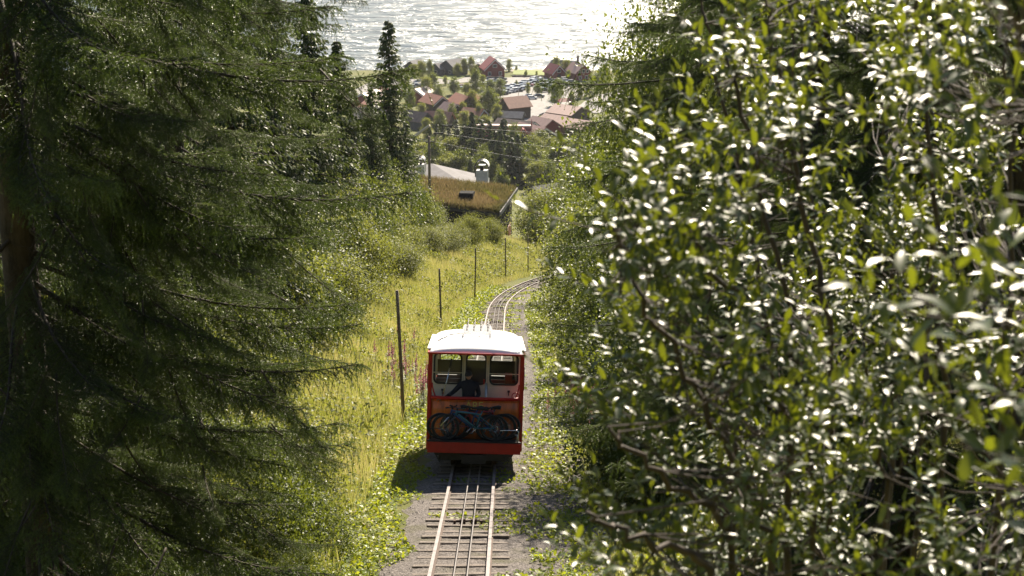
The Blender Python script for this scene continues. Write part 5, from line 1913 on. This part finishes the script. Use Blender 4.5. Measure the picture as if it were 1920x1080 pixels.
for zone in VZ:
    rank(VZ[zone], '# birch from the left ' + zone)
# wood in front of the village
random.seed(21)
FT = []
for (px, pyt, pyb) in ((872, 238, 330), (885, 225, 330), (858, 246, 325), (900, 240, 335), (930, 238, 345), (938, 262, 350), (958, 262, 352), (970, 270, 350), (918, 250, 335), (832, 242, 305), (842, 248, 300), (855, 232, 300), (985, 276, 340), (945, 245, 330)):
    FT.append(('s', px, pyb, pyb - pyt))
for (px, pyt, pyb) in ((800, 290, 350), (815, 270, 345), (830, 295, 350), (850, 285, 350), (868, 285, 350), (886, 300, 352), (905, 275, 345), (912, 290, 352), (925, 305, 355), (895, 290, 345), (975, 292, 350), (990, 285, 350), (1000, 275, 345), (1015, 290, 355), (1030, 300, 360),
                       (1040, 280, 350), (820, 310, 355), (780, 270, 340), (790, 255, 330), (765, 280, 345), (745, 270, 345), (955, 300, 350), (940, 315, 360), (1055, 270, 350), (870, 262, 318), (1005, 300, 360), (1070, 265, 350), (1090, 260, 350), (890, 250, 310), (845, 265, 330),
                       (1000, 255, 310), (1030, 262, 320), (720, 260, 340), (700, 265, 345), (680, 262, 345), (655, 262, 345), (1110, 255, 345), (1130, 250, 345)):
    FT.append(('b', px, pyb, pyb - pyt))
for k in range(46):
    py = random.uniform(292, 362)
    FT.append(('b' if random.random() < .75 else 's', random.uniform(772, 1040), py, random.uniform(38, 62)))
FZ = {'s': [], 'b': []}
for k, (kd, px, py, h) in enumerate(FT):
    lab = ('narrow dark spruce in the wood between the grass-roofed hut and the village' if kd == 's' else 'round-crowned birch in the wood between the grass-roofed hut and the village')
    dd = 330 + (350 - py) * 2.2 + random.uniform(-20, 20)
    FZ[kd].append(far_tree(kd, px, py, h, lab, 'wood below the hut, spruces' if kd == 's' else 'wood below the hut, birches', None, 1.15 if kd == 's' else 1.05))
rank(FZ['s'], '# dark spruce from the left in the wood between hut and village')
rank(FZ['b'], '# round birch from the left in the wood between hut and village')

# ------------------------------------------------------------------ willow shrubs in the foreground
LEAF_MESH = []
for k in range(8):
    rg = np.random.default_rng(500 + k)
    V, F = full_leaves(np.zeros((1, 3)), np.array([[1.0, 0, 0]]), np.array([[0, 0, 1.0]]), np.ones(1), np.array([rg.uniform(.27, .4)]), np.array([rg.uniform(-.02, .3)]))
    LEAF_MESH.append(make_mesh('leaf', V, F, willow_m, smooth=True, tint=np.full(len(F), rg.uniform(.2, .9))))


def willow(label, stems, targets, seed, leaf=(.036, .07), per=(14, 24), tw=(.22, .4)):
    """stems: list of (base xy, [way points]); targets: (n,3) twig starts"""
    rg = np.random.default_rng(seed)
    root = Vector(stems[0][0])
    t = empty('willow_shrub', root, label=label, cat='shrub', group='willow shrubs in the foreground')
    rt = np.array(root)
    nodes = []
    for (bs, tops) in stems:
        pts = [Vector(bs)] + [Vector(p) for p in tops]
        fine = []
        for i in range(len(pts) - 1):
            for k in range(8):
                fine.append(pts[i].lerp(pts[i + 1], k / 8) + Vector(rg.normal(0, .012, 3)))
        fine.append(pts[-1])
        n = len(fine)
        MB().tube([p - root for p in fine], [.012 * (1 - .8 * i / n) + .002 for i in range(n)], 7).build('stem', willow_bark, t, True)
        nodes += [np.array(p) for p in fine[n // 5:]]
    nodes = np.array(nodes)
    br = MB()
    LP, LD, LN, LL, LW = [], [], [], [], []
    for tg in targets:
        dv = nodes - tg
        cost = np.linalg.norm(dv, axis=1) + np.maximum(0, dv[:, 2] + .05) * 1.5
        nd = nodes[np.argmin(cost)]
        mid = (nd + tg) / 2 + np.array([0, 0, -.05]) + rg.normal(0, .03, 3)
        out = norm((tg - nd)[None])[0]
        tdir = norm((out * .8 + rg.normal(0, .35, 3) + np.array([-.12, -.05, .35]))[None])[0]
        ln = rg.uniform(*tw)
        e1 = tg + tdir * ln * .5
        e2 = e1 + norm((tdir + np.array([0, 0, .15]) + rg.normal(0, .15, 3))[None])[0] * ln * .5
        br.tube([nd - rt, mid - rt, tg - rt, e1 - rt, e2 - rt], [.0032, .0026, .002, .0015, .0008], 4, cap=False)
        m = rg.integers(*per)
        for j in range(m):
            f = (j + rg.random() * .6) / m
            p = tg + (e1 - tg) * min(1, f * 2) + (e2 - e1) * max(0, f * 2 - 1)
            a = j * 2.4 + rg.random()
            w1 = norm(np.cross(tdir, [0.1, 0.2, .97])[None])[0]
            w2 = np.cross(tdir, w1)
            rad = w1 * math.cos(a) + w2 * math.sin(a)
            d = norm((tdir * rg.uniform(.3, .9) + rad * .9 + np.array([0, 0, rg.normal(.05, .2)]))[None])[0]
            if j >= m - 2:
                d = norm((tdir * 1.2 + rad * .4 + np.array([0, 0, .5]))[None])[0]
            LP.append(p)
            LD.append(d)
            LN.append(np.array([-.08, -.11, 1.0]) + rg.normal(0, .27, 3))
            l = rg.uniform(*leaf) * (1.15 - .45 * f)
            LL.append(l)
            LW.append(l * rg.uniform(.27, .4))
    br.build('branches', willow_bark, t)['kind'] = 'stuff'
    LP, LD, LN, LL, LW = (np.array(a) for a in (LP, LD, LN, LL, LW))
    px, py, dp = proj(LP)
    vis = (px > -20) & (px < 1940) & (py > -20) & (py < 1100) & (dp > .5)
    size = np.where(vis, LL / dp, 0)
    order = np.argsort(-size)
    single = order[:298]
    rest = order[298:]
    D, Wv, N = frames(LD, LN)
    for i in single:
        M = Matrix(((D[i][0], Wv[i][0] * 1, N[i][0], LP[i][0] - rt[0]), (D[i][1], Wv[i][1], N[i][1], LP[i][1] - rt[1]), (D[i][2], Wv[i][2], N[i][2], LP[i][2] - rt[2]), (0, 0, 0, 1)))
        # keep it right-handed
        o = bpy.data.objects.new('leaf', LEAF_MESH[int(rg.integers(0, 8))])
        COL.objects.link(o)
        o.parent = t
        R3 = Matrix((D[i], -Wv[i], N[i])).transposed()
        o.matrix_basis = Matrix.Translation(Vector(LP[i] - rt)) @ R3.to_4x4() @ Matrix.Scale(float(LL[i]), 4)
    V, F = full_leaves(LP[rest] - rt, LD[rest], LN[rest], LL[rest], LW[rest], rg.uniform(-.02, .22, len(rest)))
    tn = np.repeat(np.clip(rg.normal(.5, .25, len(rest)), 0, 1), 8)
    o = add('foliage', make_mesh('foliage', V, F, willow_m, smooth=True, tint=tn), t)
    o['kind'] = 'stuff'
    return t


def region(n, poly, d0, d1, seed):
    """twig starts in a block of space: outline in the photograph, range of distance"""
    rg = np.random.default_rng(seed)
    poly = np.array(poly, dtype=float)
    x0, y0 = poly.min(0)
    x1, y1 = poly.max(0)
    out = []
    cl = [(rg.uniform(x0, x1), rg.uniform(y0, y1), rg.uniform(d0, d1)) for _ in range(max(3, n // 5))]
    while len(out) < n:
        c_ = cl[int(rg.integers(0, len(cl)))]
        sp = 190.0 / c_[2]
        x, y, dd = rg.normal(c_[0], sp), rg.normal(c_[1], sp), rg.normal(c_[2], .16)
        ins = False
        j = len(poly) - 1
        for i in range(len(poly)):
            if (poly[i, 1] > y) != (poly[j, 1] > y) and x < (poly[j, 0] - poly[i, 0]) * (y - poly[i, 1]) / (poly[j, 1] - poly[i, 1]) + poly[i, 0]:
                ins = not ins
            j = i
        if ins:
            out.append(np.array(P(x, y, dd)))
    return np.array(out)


def stem_to(px, depth, ways, gx=None):
    """a stem rising from the ground through way points (px,py,depth)"""
    b = P(gx if gx is not None else px, 1080, depth)
    return ((b.x, b.y, float(H(b.x, b.y)) - .1), [P(*w) for w in ways])


# near shrub reaching out over the track side
T1 = np.concatenate([
    region(34, [(1095, 400), (1200, 350), (1400, 390), (1400, 520), (1200, 520), (1110, 450)], 4.1, 5.0, 1),
    region(42, [(1200, 540), (1400, 500), (1530, 560), (1510, 760), (1180, 760), (1150, 720)], 4.2, 5.4, 2),
    region(49, [(1160, 760), (1350, 700), (1580, 760), (1600, 1010), (1120, 1010), (1140, 900)], 4.2, 5.5, 3),
    region(45, [(1120, 950), (1420, 900), (1620, 960), (1620, 1140), (1110, 1140)], 4.0, 5.2, 4)])
willow('leafy willow reaching furthest left over the track side with pale glinting leaves',
       [stem_to(1500, 4.9, [(1450, 1000, 4.9), (1330, 780, 4.8), (1200, 560, 4.6), (1150, 430, 4.5)]), stem_to(1480, 5.0, [(1380, 1000, 4.8), (1230, 880, 4.6), (1140, 800, 4.5)]),
        stem_to(1450, 4.7, [(1330, 1060, 4.6), (1180, 1000, 4.4), (1100, 960, 4.3)]), stem_to(1520, 5.1, [(1480, 800, 5.1), (1380, 560, 4.9), (1290, 430, 4.7)])], T1, 61)
# middle willow behind it
T2 = np.concatenate([
    region(93, [(1340, 40), (1480, -40), (1760, -40), (1780, 520), (1390, 480), (1320, 260)], 6.0, 8.6, 5),
    region(117, [(1380, 420), (1760, 420), (1780, 900), (1340, 860)], 5.8, 8.6, 6),
    region(74, [(1390, 820), (1760, 820), (1780, 1120), (1360, 1120)], 5.8, 8.0, 7)])
willow('dense willow in the middle of the right side, its small leaves flecked with sun',
       [stem_to(1480, 7, [(1470, 800, 7), (1400, 400, 7), (1330, 60, 6.8), (1310, -60, 6.8)]), stem_to(1560, 7.4, [(1560, 700, 7.4), (1500, 300, 7.2), (1480, -60, 7)]),
        stem_to(1660, 7.2, [(1680, 700, 7.2), (1660, 300, 7.2), (1640, -60, 7)]), stem_to(1420, 6.6, [(1380, 900, 6.6), (1340, 640, 6.6), (1320, 420, 6.6)]), stem_to(1700, 6.6, [(1730, 800, 6.6), (1750, 400, 6.8), (1740, 0, 6.8)])], T2, 62, per=(16, 26), leaf=(.04, .075))
# right willow
T3 = np.concatenate([
    region(72, [(1640, -60), (1980, -60), (1980, 560), (1620, 560)], 4.0, 6.6, 8),
    region(90, [(1560, 480), (1980, 480), (1980, 1120), (1520, 1120)], 4.2, 6.6, 9)])
willow('dark green willow filling the right edge of the picture',
       [stem_to(1760, 5.4, [(1770, 800, 5.4), (1740, 300, 5.2), (1720, -60, 5)]), stem_to(1850, 5.6, [(1880, 800, 5.6), (1900, 300, 5.4), (1880, -80, 5.2)]), stem_to(1680, 5.6, [(1660, 900, 5.6), (1620, 640, 5.4)]), stem_to(1930, 5, [(1960, 700, 5), (1970, 200, 4.8)])], T3, 63, per=(14, 24), leaf=(.036, .07))
# upper left edge of the willows
T4 = np.concatenate([
    region(30, [(1350, 30), (1470, -60), (1550, -60), (1530, 300), (1340, 250)], 4.8, 6.0, 10),
    region(26, [(1340, 210), (1540, 200), (1540, 420), (1370, 400), (1320, 270)], 4.6, 6.0, 11)])
willow('upright willow whose top shoots stand against the dark spruce at the upper right',
       [stem_to(1560, 5.3, [(1530, 900, 5.3), (1470, 560, 5.3), (1390, 220, 5.2), (1330, -60, 5.2)]), stem_to(1580, 5.6, [(1560, 600, 5.6), (1460, 160, 5.5), (1440, -60, 5.5)])], T4, 64)
# nearest twigs at the upper right
T5 = np.concatenate([
    region(12, [(1760, -60), (1980, -60), (1960, 60), (1800, 60)], 2.3, 3.0, 12),
    region(9, [(1820, 560), (1980, 480), (1980, 800), (1830, 760)], 2.2, 2.8, 13),
    region(6, [(1840, 860), (1980, 840), (1980, 1060), (1860, 1000)], 2.3, 3.0, 14)])
willow('nearest willow twigs with large blurred leaves at the upper right corner',
       [stem_to(2050, 2.7, [(2050, 800, 2.7), (2040, 300, 2.7), (1990, -60, 2.7), (1850, -200, 2.7)])], T5, 65, leaf=(.055, .075), per=(7, 11))

# ------------------------------------------------------------------ air
hz_m = bpy.data.materials.new('pale_air')
hz_m.use_nodes = True
hn = hz_m.node_tree
hn.nodes.clear()
ho = hn.nodes.new('ShaderNodeOutputMaterial')
hv = hn.nodes.new('ShaderNodeVolumePrincipled')
hv.inputs['Color'].default_value = (0.92, 0.94, 1.0, 1)
hv.inputs['Density'].default_value = HAZE
hv.inputs['Anisotropy'].default_value = 0.2
hn.links.new(hv.outputs[0], ho.inputs['Volume'])
if HAZE > 0:
    m = MB().box(-620, 620, -45, 1250, -12, ZC + 14)
    o = m.build('haze', hz_m)
    tag(o, 'thin pale summer air over the valley', 'haze', kind='stuff')
